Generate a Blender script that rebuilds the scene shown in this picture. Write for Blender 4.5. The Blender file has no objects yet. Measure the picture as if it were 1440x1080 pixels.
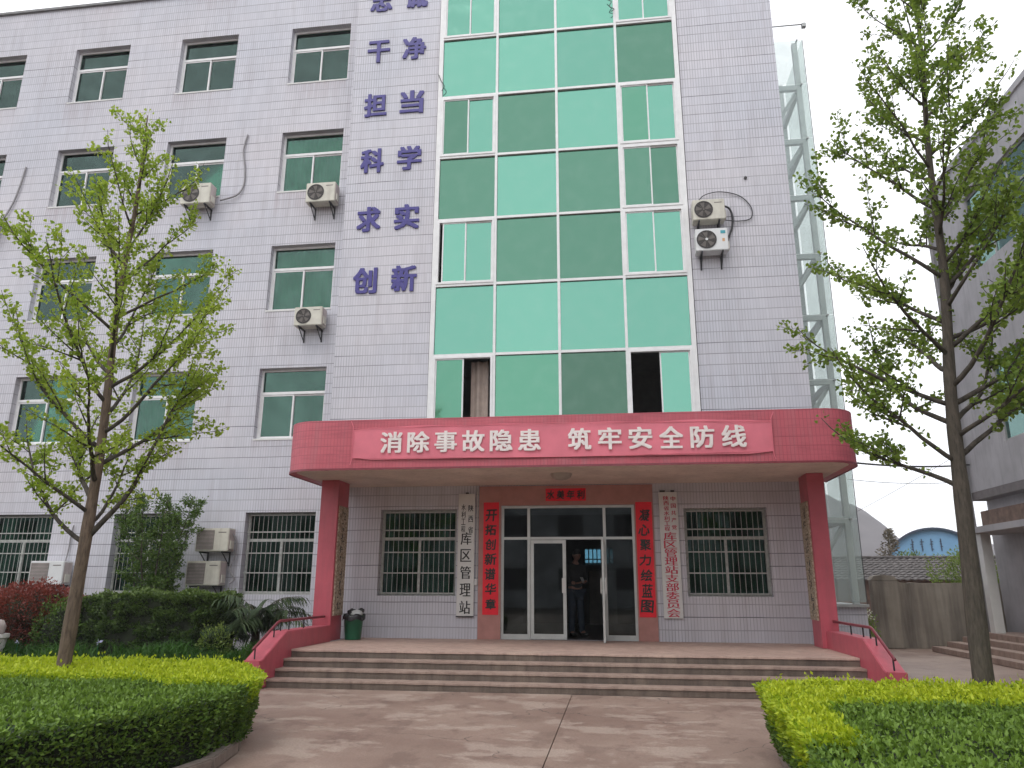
import bpy, bmesh, math, random
import numpy as np
from mathutils import Vector, Matrix
random.seed(7)
RNG = np.random.default_rng(11)
SC = bpy.context.scene
COL = SC.collection
RAD = math.radians

# ------------------------------------------------------------------ camera, sky, sun, exposure
YAW, PITCH, ROLL = RAD(7.72922835), RAD(15.15851593), RAD(0.25037852)
cy, sy, cp, sp, cr, sr = math.cos(YAW), math.sin(YAW), math.cos(PITCH), math.sin(PITCH), math.cos(ROLL), math.sin(ROLL)
fwd = Vector((-sy * cp, cy * cp, sp))
right = Vector((cy, sy, 0))
up = right.cross(fwd)
r2 = right * cr + up * sr
u2 = -right * sr + up * cr
cam_d = bpy.data.cameras.new('camera')
cam_d.sensor_width = 36
cam_d.lens = 36 * 1047.73 / 1440
cam_d.clip_start = 0.05
cam_d.clip_end = 3000
cam = bpy.data.objects.new('camera', cam_d)
COL.objects.link(cam)
M = Matrix((r2, u2, -fwd)).transposed().to_4x4()
M.translation = (0, 0, 1.48)
cam.matrix_world = M
SC.camera = cam

SUN_EL, SUN_AZ = RAD(58), RAD(200)
world = bpy.data.worlds.new('World')
SC.world = world
world.use_nodes = True
wn = world.node_tree
wn.nodes.clear()
wo = wn.nodes.new('ShaderNodeOutputWorld')
wb = wn.nodes.new('ShaderNodeBackground')
sky = wn.nodes.new('ShaderNodeTexSky')
sky.sky_type = 'NISHITA'
sky.sun_disc = False
sky.sun_elevation = SUN_EL
sky.sun_rotation = SUN_AZ
wm = wn.nodes.new('ShaderNodeMix')
wm.data_type = 'RGBA'
wm.inputs[0].default_value = 0.93          # a closed white cloud deck over the blue sky
wm.inputs[7].default_value = (10.4, 10.5, 10.8, 1)
wn.links.new(sky.outputs[0], wm.inputs[6])
wn.links.new(wm.outputs[2], wb.inputs[0])
wb.inputs[1].default_value = 0.15
wn.links.new(wb.outputs[0], wo.inputs[0])

sun_d = bpy.data.lights.new('sun', 'SUN')
sun_d.energy = 1.0
sun_d.angle = RAD(25)
sun_d.color = (1.0, 0.97, 0.93)
sun = bpy.data.objects.new('sun', sun_d)
COL.objects.link(sun)
sdir = Vector((math.sin(SUN_AZ) * math.cos(SUN_EL), math.cos(SUN_AZ) * math.cos(SUN_EL), math.sin(SUN_EL)))
sun.rotation_euler = sdir.to_track_quat('Z', 'Y').to_euler()
sun.location = (0, -10, 30)

SC.view_settings.view_transform = 'Standard'
SC.view_settings.look = 'None'
SC.view_settings.exposure = 0.0
SC.view_settings.gamma = 1.0
SC.view_settings.use_curve_mapping = False
SC.render.engine = 'CYCLES'
SC.cycles.max_bounces = 8
SC.cycles.transparent_max_bounces = 16
SC.cycles.caustics_reflective = False
SC.cycles.caustics_refractive = False

# ------------------------------------------------------------------ materials
MATS = {}

def new_mat(name):
    m = bpy.data.materials.new(name)
    m.use_nodes = True
    nt = m.node_tree
    nt.nodes.clear()
    out = nt.nodes.new('ShaderNodeOutputMaterial')
    return m, nt, out

def N(nt, t, **kw):
    n = nt.nodes.new(t)
    for k, v in kw.items():
        setattr(n, k, v)
    return n

def math_node(nt, op, a, b=None, c=None):
    n = nt.nodes.new('ShaderNodeMath')
    n.operation = op
    for i, v in enumerate((a, b, c)):
        if v is None:
            continue
        if isinstance(v, (int, float)):
            n.inputs[i].default_value = v
        else:
            nt.links.new(v, n.inputs[i])
    return n.outputs[0]

def mixc(nt, fac, a, b, mode='MIX'):
    n = nt.nodes.new('ShaderNodeMix')
    n.data_type = 'RGBA'
    n.blend_type = mode
    for idx, v in ((0, fac), (6, a), (7, b)):
        if isinstance(v, (int, float)):
            n.inputs[idx].default_value = v
        elif isinstance(v, tuple):
            n.inputs[idx].default_value = v if len(v) == 4 else (*v, 1)
        else:
            nt.links.new(v, n.inputs[idx])
    return n.outputs[2]

def noise(nt, scale, detail=3, vec=None, rough=0.55, dim='3D'):
    n = nt.nodes.new('ShaderNodeTexNoise')
    n.inputs['Scale'].default_value = scale
    n.inputs['Detail'].default_value = detail
    n.inputs['Roughness'].default_value = rough
    if vec is not None:
        nt.links.new(vec, n.inputs['Vector'])
    return n.outputs[0]

def ramp(nt, fac, lo, hi):
    n = nt.nodes.new('ShaderNodeMapRange')
    n.clamp = True
    n.inputs[1].default_value = lo
    n.inputs[2].default_value = hi
    nt.links.new(fac, n.inputs[0])
    return n.outputs[0]

def position(nt):
    return nt.nodes.new('ShaderNodeNewGeometry').outputs['Position']

def scaled(nt, vec, s):
    n = nt.nodes.new('ShaderNodeVectorMath')
    n.operation = 'MULTIPLY'
    nt.links.new(vec, n.inputs[0])
    n.inputs[1].default_value = s
    return n.outputs[0]

def plain(name, col, rough=0.6, metal=0.0, var=0.08, vscale=6.0, bump=0.0, bscale=60, spec=0.5, dirt=None):
    """painted / plain surface with a little uneven colour and optional relief"""
    m, nt, out = new_mat(name)
    b = N(nt, 'ShaderNodeBsdfPrincipled')
    pos = position(nt)
    n1 = noise(nt, vscale, 5, pos)
    f = ramp(nt, n1, 0.3, 0.7)
    dark = tuple(c * (1 - var * 2) for c in col)
    lite = tuple(min(1, c * (1 + var)) for c in col)
    c = mixc(nt, f, dark, lite)
    if dirt:
        st = noise(nt, 1.0, 5, scaled(nt, pos, (9, 9, 0.9)))
        c = mixc(nt, math_node(nt, 'MULTIPLY', ramp(nt, st, 0.5, 0.75), dirt[1]), c, dirt[0])
    nt.links.new(c, b.inputs['Base Color'])
    b.inputs['Roughness'].default_value = rough
    b.inputs['Metallic'].default_value = metal
    b.inputs['Specular IOR Level'].default_value = spec
    if bump:
        bn = N(nt, 'ShaderNodeBump')
        bn.inputs['Strength'].default_value = bump
        bn.inputs['Distance'].default_value = 0.01
        nt.links.new(noise(nt, bscale, 4, pos), bn.inputs['Height'])
        nt.links.new(bn.outputs[0], b.inputs['Normal'])
    nt.links.new(b.outputs[0], out.inputs[0])
    MATS[name] = m
    return m

def tile_mat(name, base, alt, grout, row=0.235, colw=0.06, stains=True, z_off=0.48, jdark=0.9):
    """long narrow glazed tiles set upright in courses"""
    m, nt, out = new_mat(name)
    b = N(nt, 'ShaderNodeBsdfPrincipled')
    geo = N(nt, 'ShaderNodeNewGeometry')
    pos = geo.outputs['Position']
    s = N(nt, 'ShaderNodeSeparateXYZ')
    nt.links.new(pos, s.inputs[0])
    sn = N(nt, 'ShaderNodeSeparateXYZ')
    nt.links.new(geo.outputs['Normal'], sn.inputs[0])
    side = math_node(nt, 'GREATER_THAN', math_node(nt, 'ABSOLUTE', sn.outputs[0]), 0.75)
    u = math_node(nt, 'ADD', math_node(nt, 'MULTIPLY', s.outputs[1], side),
                  math_node(nt, 'MULTIPLY', s.outputs[0], math_node(nt, 'SUBTRACT', 1.0, side)))
    z = math_node(nt, 'SUBTRACT', s.outputs[2], z_off)
    # slight waviness of the courses
    wob = noise(nt, 0.5, 2, pos)
    z2 = math_node(nt, 'ADD', z, math_node(nt, 'MULTIPLY', wob, 0.05))
    zr = math_node(nt, 'DIVIDE', z2, row)
    ur = math_node(nt, 'DIVIDE', u, colw)
    fz = math_node(nt, 'FRACT', zr)
    fu = math_node(nt, 'FRACT', ur)
    cz = math_node(nt, 'ABSOLUTE', math_node(nt, 'SUBTRACT', fz, 0.5))
    cu = math_node(nt, 'ABSOLUTE', math_node(nt, 'SUBTRACT', fu, 0.5))
    jz = ramp(nt, cz, 0.455, 0.474)
    ju = ramp(nt, cu, 0.40, 0.45)
    # courses are gone over with dark grout only in stretches
    big = noise(nt, 0.55, 3, pos)
    patch = ramp(nt, big, 0.38, 0.66)
    cell = N(nt, 'ShaderNodeTexWhiteNoise', noise_dimensions='1D')
    nt.links.new(math_node(nt, 'FLOOR', math_node(nt, 'ADD', zr, 0.5)), cell.inputs['W'])
    lenv = noise(nt, 1.1, 3, scaled(nt, pos, (0.8, 0.8, 6)))
    strength_z = math_node(nt, 'MULTIPLY_ADD', math_node(nt, 'MULTIPLY', cell.outputs[0], ramp(nt, lenv, 0.38, 0.6)), 0.62, 0.42)
    jz2 = math_node(nt, 'MULTIPLY', jz, strength_z)
    ju2 = math_node(nt, 'MULTIPLY', ju, math_node(nt, 'MULTIPLY_ADD', patch, 0.5, 0.22))
    joint = math_node(nt, 'MULTIPLY', math_node(nt, 'MAXIMUM', jz2, ju2), jdark)
    # per tile tone
    comb = N(nt, 'ShaderNodeCombineXYZ')
    nt.links.new(math_node(nt, 'FLOOR', zr), comb.inputs[0])
    nt.links.new(math_node(nt, 'FLOOR', ur), comb.inputs[1])
    wt = N(nt, 'ShaderNodeTexWhiteNoise', noise_dimensions='2D')
    nt.links.new(comb.outputs[0], wt.inputs[0])
    sheet = N(nt, 'ShaderNodeCombineXYZ')     # tiles come in sheets of slightly different batches
    nt.links.new(math_node(nt, 'FLOOR', math_node(nt, 'DIVIDE', zr, 2.0)), sheet.inputs[0])
    nt.links.new(math_node(nt, 'FLOOR', math_node(nt, 'DIVIDE', ur, 9.0)), sheet.inputs[1])
    ws = N(nt, 'ShaderNodeTexWhiteNoise', noise_dimensions='2D')
    nt.links.new(sheet.outputs[0], ws.inputs[0])
    c = mixc(nt, ramp(nt, noise(nt, 0.35, 4, pos), 0.35, 0.65), base, alt)
    tone = math_node(nt, 'MULTIPLY_ADD', wt.outputs[0], 0.06, math_node(nt, 'MULTIPLY_ADD', ws.outputs[0], 0.05, 0.92))
    hv = N(nt, 'ShaderNodeHueSaturation')
    nt.links.new(c, hv.inputs['Color'])
    nt.links.new(tone, hv.inputs['Value'])
    c = hv.outputs[0]
    # grime: vertical runs
    run = noise(nt, 1.0, 5, scaled(nt, pos, (5.5, 5.5, 0.35)), 0.65)
    grime = math_node(nt, 'MULTIPLY', ramp(nt, run, 0.52, 0.78), 0.28)
    c = mixc(nt, grime, c, (0.30, 0.26, 0.27))
    if stains:
        # rusty runs below each window sill
        xm = math_node(nt, 'MODULO', math_node(nt, 'ADD', s.outputs[0], 7.95 + 30.9 + 0.05), 3.09)
        inx = math_node(nt, 'LESS_THAN', xm, 1.62)
        zz = math_node(nt, 'MODULO', math_node(nt, 'SUBTRACT', 4.62 + 31.0, s.outputs[2]), 3.1)
        fade = math_node(nt, 'SUBTRACT', 1.0, ramp(nt, zz, 0.05, 0.85))
        upz = math_node(nt, 'GREATER_THAN', s.outputs[2], 3.2)
        wing = math_node(nt, 'LESS_THAN', s.outputs[0], -6.0)
        mk = math_node(nt, 'MULTIPLY', math_node(nt, 'MULTIPLY', inx, fade), math_node(nt, 'MULTIPLY', upz, wing))
        fine = noise(nt, 1.0, 4, scaled(nt, pos, (16, 16, 0.8)), 0.7)
        mk = math_node(nt, 'MULTIPLY', mk, math_node(nt, 'MULTIPLY', ramp(nt, fine, 0.35, 0.7), ramp(nt, noise(nt, 0.45, 2, pos), 0.36, 0.62)))
        c = mixc(nt, math_node(nt, 'MULTIPLY', mk, 0.65), c, (0.33, 0.24, 0.25))
    c = mixc(nt, joint, c, grout)
    nt.links.new(c, b.inputs['Base Color'])
    b.inputs['Roughness'].default_value = 0.42
    b.inputs['Specular IOR Level'].default_value = 0.35
    bn = N(nt, 'ShaderNodeBump')
    bn.inputs['Strength'].default_value = 0.25
    bn.inputs['Distance'].default_value = 0.004
    nt.links.new(math_node(nt, 'SUBTRACT', 1.0, math_node(nt, 'MAXIMUM', jz, ju)), bn.inputs['Height'])
    nt.links.new(bn.outputs[0], b.inputs['Normal'])
    nt.links.new(b.outputs[0], out.inputs[0])
    MATS[name] = m
    return m

def reflective_glass(name, tint, rough=0.05, wob=0.05):
    m, nt, out = new_mat(name)
    b = N(nt, 'ShaderNodeBsdfPrincipled')
    pos = position(nt)
    oi = N(nt, 'ShaderNodeObjectInfo')
    c = mixc(nt, oi.outputs['Random'], tuple(x * 0.9 for x in tint), tuple(min(1, x * 1.08) for x in tint))
    dust = ramp(nt, noise(nt, 3.0, 5, pos), 0.45, 0.8)
    c = mixc(nt, math_node(nt, 'MULTIPLY', dust, 0.06), c, (0.45, 0.5, 0.47))
    nt.links.new(c, b.inputs['Base Color'])
    b.inputs['Metallic'].default_value = 0.93
    nt.links.new(math_node(nt, 'MULTIPLY_ADD', dust, 0.15, rough), b.inputs['Roughness'])
    bn = N(nt, 'ShaderNodeBump')
    bn.inputs['Strength'].default_value = wob
    bn.inputs['Distance'].default_value = 0.05
    nt.links.new(noise(nt, 0.9, 1, pos), bn.inputs['Height'])
    nt.links.new(bn.outputs[0], b.inputs['Normal'])
    nt.links.new(b.outputs[0], out.inputs[0])
    MATS[name] = m
    return m

def clear_glass(name, tint, refl=0.2, rcol=(0.8, 0.9, 0.86), rough=0.03):
    m, nt, out = new_mat(name)
    t = N(nt, 'ShaderNodeBsdfTransparent')
    t.inputs[0].default_value = (*tint, 1)
    g = N(nt, 'ShaderNodeBsdfGlossy')
    g.inputs[0].default_value = (*rcol, 1)
    g.inputs[1].default_value = rough
    mx = N(nt, 'ShaderNodeMixShader')
    lw = N(nt, 'ShaderNodeFresnel')
    lw.inputs[0].default_value = 1.5
    dust = ramp(nt, noise(nt, 2.5, 4, position(nt)), 0.4, 0.8)
    f = math_node(nt, 'ADD', math_node(nt, 'MAXIMUM', lw.outputs[0], refl), math_node(nt, 'MULTIPLY', dust, 0.04))
    nt.links.new(f, mx.inputs[0])
    nt.links.new(t.outputs[0], mx.inputs[1])
    nt.links.new(g.outputs[0], mx.inputs[2])
    nt.links.new(mx.outputs[0], out.inputs[0])
    MATS[name] = m
    return m

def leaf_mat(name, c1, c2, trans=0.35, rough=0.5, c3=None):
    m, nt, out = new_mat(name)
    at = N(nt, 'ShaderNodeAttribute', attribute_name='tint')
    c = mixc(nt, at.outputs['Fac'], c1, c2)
    if c3:
        c = mixc(nt, ramp(nt, at.outputs['Fac'], 0.8, 1.0), c, c3)
    d = N(nt, 'ShaderNodeBsdfPrincipled')
    d.inputs['Roughness'].default_value = rough
    d.inputs['Specular IOR Level'].default_value = 0.3
    nt.links.new(c, d.inputs['Base Color'])
    tr = N(nt, 'ShaderNodeBsdfTranslucent')
    tc = mixc(nt, 1.0, c, (1.0, 1.05, 0.55), 'MULTIPLY')
    nt.links.new(tc, tr.inputs[0])
    mx = N(nt, 'ShaderNodeMixShader')
    mx.inputs[0].default_value = trans
    nt.links.new(d.outputs[0], mx.inputs[1])
    nt.links.new(tr.outputs[0], mx.inputs[2])
    nt.links.new(mx.outputs[0], out.inputs[0])
    MATS[name] = m
    return m

tile_mat('facade_tile', (0.565, 0.57, 0.63), (0.62, 0.60, 0.64), (0.085, 0.085, 0.10))
tile_mat('red_tile', (0.57, 0.135, 0.17), (0.52, 0.115, 0.15), (0.30, 0.055, 0.08), stains=False, row=0.147, colw=0.06, z_off=3.43)
def weather(name, scale, lo, hi, amount, col):
    # dirt that has run down and stayed on the paint
    m = MATS[name]
    nt = m.node_tree
    b = next(n for n in nt.nodes if n.type == 'BSDF_PRINCIPLED')
    src = b.inputs['Base Color'].links[0].from_socket
    pos = position(nt)
    k = ramp(nt, noise(nt, 1.0, 5, scaled(nt, pos, scale), 0.68), lo, hi)
    nt.links.new(mixc(nt, math_node(nt, 'MULTIPLY', k, amount), src, col), b.inputs['Base Color'])
weather('red_tile', (1.2, 1.2, 9), 0.50, 0.68, 0.35, (0.24, 0.05, 0.07))
weather('facade_tile', (3.0, 3.0, 0.5), 0.56, 0.75, 0.22, (0.33, 0.27, 0.28))
plain('red_paint', (0.52, 0.10, 0.135), 0.45, var=0.06, vscale=3, dirt=((0.25, 0.07, 0.08), 0.35))
plain('pink_stucco', (0.46, 0.22, 0.19), 0.7, var=0.06, bump=0.2)
plain('soffit_paint', (0.72, 0.62, 0.55), 0.8, var=0.08, vscale=1.5, dirt=((0.3, 0.22, 0.18), 0.3))
plain('window_white', (0.80, 0.80, 0.80), 0.4, var=0.04)
plain('aluminium', (0.55, 0.57, 0.55), 0.38, metal=0.35, var=0.05)
plain('dull_metal', (0.42, 0.43, 0.42), 0.45, metal=0.5, var=0.08)
plain('bar_metal', (0.47, 0.48, 0.45), 0.5, metal=0.2, var=0.15, vscale=20)
plain('black_iron', (0.03, 0.03, 0.035), 0.5, var=0.2)
plain('rail_paint', (0.22, 0.04, 0.055), 0.4, var=0.1)
plain('ac_cream', (0.62, 0.60, 0.52), 0.5, var=0.06, dirt=((0.25, 0.2, 0.16), 0.3))
plain('ac_white', (0.70, 0.71, 0.71), 0.45, var=0.03)
plain('ac_side', (0.52, 0.45, 0.43), 0.6, var=0.08, dirt=((0.2, 0.15, 0.13), 0.5))
plain('fan_dark', (0.035, 0.03, 0.03), 0.5, var=0.1)
plain('grille_grey', (0.20, 0.18, 0.165), 0.6, var=0.1)
plain('sticker_blue', (0.05, 0.35, 0.42), 0.4)
plain('sticker_orange', (0.6, 0.35, 0.18), 0.4)
plain('hose', (0.045, 0.045, 0.05), 0.6)
plain('hose_grey', (0.28, 0.27, 0.28), 0.6)
plain('pipe_white', (0.6, 0.6, 0.6), 0.5)
plain('letter_purple', (0.055, 0.045, 0.24), 0.45, var=0.06)
plain('letter_white', (0.85, 0.78, 0.76), 0.6, var=0.05)
plain('ink_black', (0.012, 0.011, 0.01), 0.5, var=0.0)
plain('ink_red', (0.52, 0.02, 0.06), 0.5, var=0.0)
plain('sign_white', (0.66, 0.66, 0.64), 0.35, var=0.03)
plain('couplet_red', (0.86, 0.006, 0.025), 0.55, var=0.04)
plain('banner_red', (0.74, 0.19, 0.25), 0.6, var=0.07, vscale=2)
plain('bin_green', (0.012, 0.13, 0.065), 0.35, var=0.06)
plain('bag_black', (0.02, 0.02, 0.022), 0.25)
plain('bag_white', (0.6, 0.62, 0.62), 0.35)
plain('interior_wall', (0.30, 0.30, 0.28), 0.8)
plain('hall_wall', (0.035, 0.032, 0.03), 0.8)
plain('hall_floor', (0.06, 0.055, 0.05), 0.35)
plain('curtain_cloth', (0.50, 0.55, 0.50), 0.8, var=0.1, vscale=3)
plain('curtain_green', (0.42, 0.66, 0.52), 0.8, var=0.12, vscale=3)
plain('curtain_dim', (0.26, 0.42, 0.34), 0.8, var=0.2, vscale=3)
plain('roof_grey', (0.25, 0.25, 0.25), 0.9)
plain('elevator_steel', (0.70, 0.72, 0.72), 0.4, var=0.05)
plain('grey_render', (0.48, 0.47, 0.49), 0.75, var=0.1, vscale=1.2, dirt=((0.2, 0.19, 0.2), 0.35), bump=0.15)
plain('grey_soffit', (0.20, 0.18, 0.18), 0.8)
plain('blue_sheet', (0.20, 0.40, 0.62), 0.5, var=0.12, vscale=0.5)
plain('blue_dark', (0.04, 0.06, 0.10), 0.5)
plain('roof_tile', (0.17, 0.155, 0.15), 0.9, var=0.3, vscale=9)
plain('brick_brown', (0.22, 0.15, 0.12), 0.9, var=0.2)
def bark_mat(name, a, bcol):
    m, nt, out = new_mat(name)
    b = N(nt, 'ShaderNodeBsdfPrincipled')
    pos = position(nt)
    fis = noise(nt, 1.0, 6, scaled(nt, pos, (38, 38, 7)), 0.7)
    c = mixc(nt, ramp(nt, fis, 0.34, 0.66), a, bcol)
    c = mixc(nt, math_node(nt, 'MULTIPLY', ramp(nt, noise(nt, 2.5, 3, pos), 0.45, 0.7), 0.35), c, tuple((x + y) * 0.42 for x, y in zip(a, bcol)))
    nt.links.new(c, b.inputs['Base Color'])
    b.inputs['Roughness'].default_value = 0.9
    bn = N(nt, 'ShaderNodeBump')
    bn.inputs['Strength'].default_value = 0.8
    bn.inputs['Distance'].default_value = 0.012
    nt.links.new(fis, bn.inputs['Height'])
    nt.links.new(bn.outputs[0], b.inputs['Normal'])
    nt.links.new(b.outputs[0], out.inputs[0])
    MATS[name] = m
bark_mat('bark', (0.075, 0.052, 0.038), (0.20, 0.145, 0.105))
bark_mat('bark_grey', (0.042, 0.035, 0.028), (0.11, 0.09, 0.07))
plain('bark_dark', (0.075, 0.062, 0.05), 0.9, var=0.3, vscale=12, bump=0.6, bscale=60)
plain('twig', (0.13, 0.11, 0.075), 0.9, var=0.2)
plain('hedge_core', (0.018, 0.025, 0.010), 1.0, var=0.4)
plain('soil', (0.075, 0.055, 0.04), 1.0, var=0.35, vscale=5, bump=1.0, bscale=25)
plain('skin', (0.42, 0.22, 0.16), 0.5)
plain('black_cloth', (0.015, 0.015, 0.017), 0.85)
plain('jeans', (0.03, 0.05, 0.08), 0.85, var=0.15)
plain('hair', (0.01, 0.008, 0.007), 0.6)
plain('shoe_black', (0.012, 0.012, 0.012), 0.5)
plain('cabinet', (0.5, 0.47, 0.42), 0.6)
plain('phone_body', (0.5, 0.5, 0.5), 0.3)
plain('wire_black', (0.02, 0.02, 0.02), 0.6)
plain('curtain_liner', (0.45, 0.36, 0.31), 0.8)
plain('lamp_glass', (0.40, 0.36, 0.32), 0.4)
plain('hill_cover', (0.085, 0.07, 0.075), 1.0, var=0.35, vscale=0.05)
plain('pot_clay', (0.3, 0.12, 0.07), 0.8)
plain('trunk_gold', (0.05, 0.05, 0.05), 0.8)
reflective_glass('mirror_bright', (0.165, 0.39, 0.30))
reflective_glass('mirror_mid', (0.115, 0.29, 0.20))
reflective_glass('mirror_dark', (0.105, 0.23, 0.165))
reflective_glass('mirror_olive', (0.085, 0.165, 0.12))
clear_glass('window_glass', (0.34, 0.60, 0.49), 0.10, (0.55, 0.8, 0.72))
clear_glass('ground_glass', (0.28, 0.50, 0.40), 0.04, (0.6, 0.8, 0.75))
clear_glass('door_glass', (0.30, 0.33, 0.32), 0.02, (0.7, 0.8, 0.8))
clear_glass('blue_glass', (0.28, 0.46, 0.54), 0.05)
clear_glass('right_glass', (0.12, 0.30, 0.26), 0.38, (0.40, 0.62, 0.58))
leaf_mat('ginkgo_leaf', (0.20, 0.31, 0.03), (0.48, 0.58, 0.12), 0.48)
leaf_mat('ginkgo_leaf_shade', (0.11, 0.19, 0.03), (0.32, 0.42, 0.09), 0.45)  # back-lit darkness of the right tree put into its leaf colour
leaf_mat('privet_green', (0.035, 0.085, 0.015), (0.20, 0.32, 0.05), 0.25, 0.45)
leaf_mat('privet_gold', (0.19, 0.33, 0.015), (0.56, 0.64, 0.04), 0.35, 0.45)
leaf_mat('hedge_dark', (0.03, 0.07, 0.018), (0.15, 0.22, 0.055), 0.2, 0.4)
leaf_mat('photinia', (0.10, 0.03, 0.024), (0.32, 0.075, 0.06), 0.25, 0.4)
leaf_mat('osmanthus', (0.045, 0.10, 0.020), (0.15, 0.24, 0.05), 0.25, 0.4)
leaf_mat('palm_leaf', (0.02, 0.045, 0.018), (0.10, 0.14, 0.06), 0.15, 0.45)
leaf_mat('grass_blade', (0.02, 0.07, 0.012), (0.07, 0.18, 0.025), 0.25, 0.5)
leaf_mat('shrub_light', (0.12, 0.20, 0.04), (0.30, 0.38, 0.10), 0.3, 0.5)
leaf_mat('conifer', (0.09, 0.075, 0.05), (0.20, 0.16, 0.11), 0.1, 0.7)

def concrete_ground(name):
    m, nt, out = new_mat(name)
    b = N(nt, 'ShaderNodeBsdfPrincipled')
    pos = position(nt)
    flat = scaled(nt, pos, (1, 0.55, 1))
    c = mixc(nt, ramp(nt, noise(nt, 0.6, 5, pos), 0.35, 0.65), (0.25, 0.168, 0.135), (0.37, 0.27, 0.22))
    c = mixc(nt, math_node(nt, 'MULTIPLY', ramp(nt, noise(nt, 2.2, 8, flat, 0.7), 0.52, 0.60), 0.5), c, (0.17, 0.11, 0.09))
    pale = ramp(nt, noise(nt, 1.5, 8, scaled(nt, pos, (0.8, 1.2, 1)), 0.7), 0.52, 0.57)
    c = mixc(nt, math_node(nt, 'MULTIPLY', pale, 0.55), c, (0.46, 0.37, 0.31))
    c = mixc(nt, math_node(nt, 'MULTIPLY', ramp(nt, noise(nt, 45, 4, pos, 0.7), 0.38, 0.66), 0.34), c, (0.12, 0.085, 0.07))
    crack = N(nt, 'ShaderNodeTexVoronoi', feature='DISTANCE_TO_EDGE')
    crack.inputs['Scale'].default_value = 0.42
    wp = N(nt, 'ShaderNodeVectorMath', operation='ADD')
    nt.links.new(pos, wp.inputs[0])
    nz = N(nt, 'ShaderNodeTexNoise')
    nz.inputs['Scale'].default_value = 1.4
    nz.inputs['Detail'].default_value = 5
    nt.links.new(pos, nz.inputs['Vector'])
    nt.links.new(nz.outputs['Color'], wp.inputs[1])
    nt.links.new(wp.outputs[0], crack.inputs['Vector'])
    ck = math_node(nt, 'MULTIPLY', math_node(nt, 'LESS_THAN', crack.outputs[0], 0.0035), ramp(nt, noise(nt, 0.7, 2, pos), 0.5, 0.6))
    c = mixc(nt, math_node(nt, 'MULTIPLY', ck, 0.7), c, (0.07, 0.05, 0.045))
    nt.links.new(c, b.inputs['Base Color'])
    nt.links.new(math_node(nt, 'MULTIPLY_ADD', pale, 0.2, 0.55), b.inputs['Roughness'])
    bn = N(nt, 'ShaderNodeBump')
    bn.inputs['Strength'].default_value = 0.35
    bn.inputs['Distance'].default_value = 0.01
    nt.links.new(noise(nt, 40, 5, pos), bn.inputs['Height'])
    nt.links.new(bn.outputs[0], b.inputs['Normal'])
    nt.links.new(b.outputs[0], out.inputs[0])
    MATS[name] = m
concrete_ground('yard_concrete')

def step_mat(name, a, bcol, streak):
    m, nt, out = new_mat(name)
    b = N(nt, 'ShaderNodeBsdfPrincipled')
    pos = position(nt)
    c = mixc(nt, ramp(nt, noise(nt, 1.5, 6, pos), 0.35, 0.65), a, bcol)
    st = noise(nt, 1.0, 5, scaled(nt, pos, (7, 7, 1.5)), 0.7)
    c = mixc(nt, math_node(nt, 'MULTIPLY', ramp(nt, st, 0.42, 0.68), 0.8), c, streak)
    c = mixc(nt, math_node(nt, 'MULTIPLY', ramp(nt, noise(nt, 60, 2, pos), 0.45, 0.7), 0.3), c, tuple(x * 0.6 for x in a))
    nt.links.new(c, b.inputs['Base Color'])
    b.inputs['Roughness'].default_value = 0.7
    bn = N(nt, 'ShaderNodeBump')
    bn.inputs['Strength'].default_value = 0.4
    bn.inputs['Distance'].default_value = 0.008
    nt.links.new(noise(nt, 45, 5, pos), bn.inputs['Height'])
    nt.links.new(bn.outputs[0], b.inputs['Normal'])
    nt.links.new(b.outputs[0], out.inputs[0])
    MATS[name] = m
step_mat('step_riser', (0.135, 0.105, 0.086), (0.20, 0.155, 0.125), (0.075, 0.055, 0.045))
step_mat('step_tread', (0.33, 0.235, 0.195), (0.40, 0.30, 0.245), (0.2, 0.14, 0.115))
step_mat('porch_floor', (0.46, 0.32, 0.27), (0.56, 0.41, 0.34), (0.33, 0.23, 0.19))
step_mat('kerb_stone', (0.22, 0.18, 0.155), (0.30, 0.25, 0.215), (0.12, 0.095, 0.08))
def streak_wall(name):
    m, nt, out = new_mat(name)
    b = N(nt, 'ShaderNodeBsdfPrincipled')
    pos = position(nt)
    c = mixc(nt, ramp(nt, noise(nt, 0.9, 5, pos), 0.35, 0.65), (0.21, 0.18, 0.145), (0.32, 0.285, 0.235))
    c = mixc(nt, math_node(nt, 'MULTIPLY', ramp(nt, noise(nt, 1.0, 5, scaled(nt, pos, (3.2, 3.2, 0.25)), 0.6), 0.42, 0.68), 0.85), c, (0.085, 0.07, 0.062))
    c = mixc(nt, math_node(nt, 'MULTIPLY', ramp(nt, noise(nt, 1.0, 4, scaled(nt, pos, (9, 9, 0.5)), 0.6), 0.55, 0.75), 0.4), c, (0.40, 0.36, 0.30))
    nt.links.new(c, b.inputs['Base Color'])
    b.inputs['Roughness'].default_value = 0.9
    bn = N(nt, 'ShaderNodeBump')
    bn.inputs['Strength'].default_value = 0.5
    nt.links.new(noise(nt, 25, 5, pos), bn.inputs['Height'])
    bn.inputs['Distance'].default_value = 0.01
    nt.links.new(bn.outputs[0], b.inputs['Normal'])
    nt.links.new(b.outputs[0], out.inputs[0])
    MATS[name] = m
streak_wall('yard_wall')

def plaque_mat(name):
    m, nt, out = new_mat(name)
    b = N(nt, 'ShaderNodeBsdfPrincipled')
    pos = position(nt)
    c = mixc(nt, ramp(nt, noise(nt, 30, 5, pos), 0.4, 0.6), (0.24, 0.18, 0.12), (0.55, 0.47, 0.36))
    nt.links.new(c, b.inputs['Base Color'])
    b.inputs['Roughness'].default_value = 0.75
    nt.links.new(b.outputs[0], out.inputs[0])
    MATS[name] = m
plaque_mat('old_board')

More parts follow.
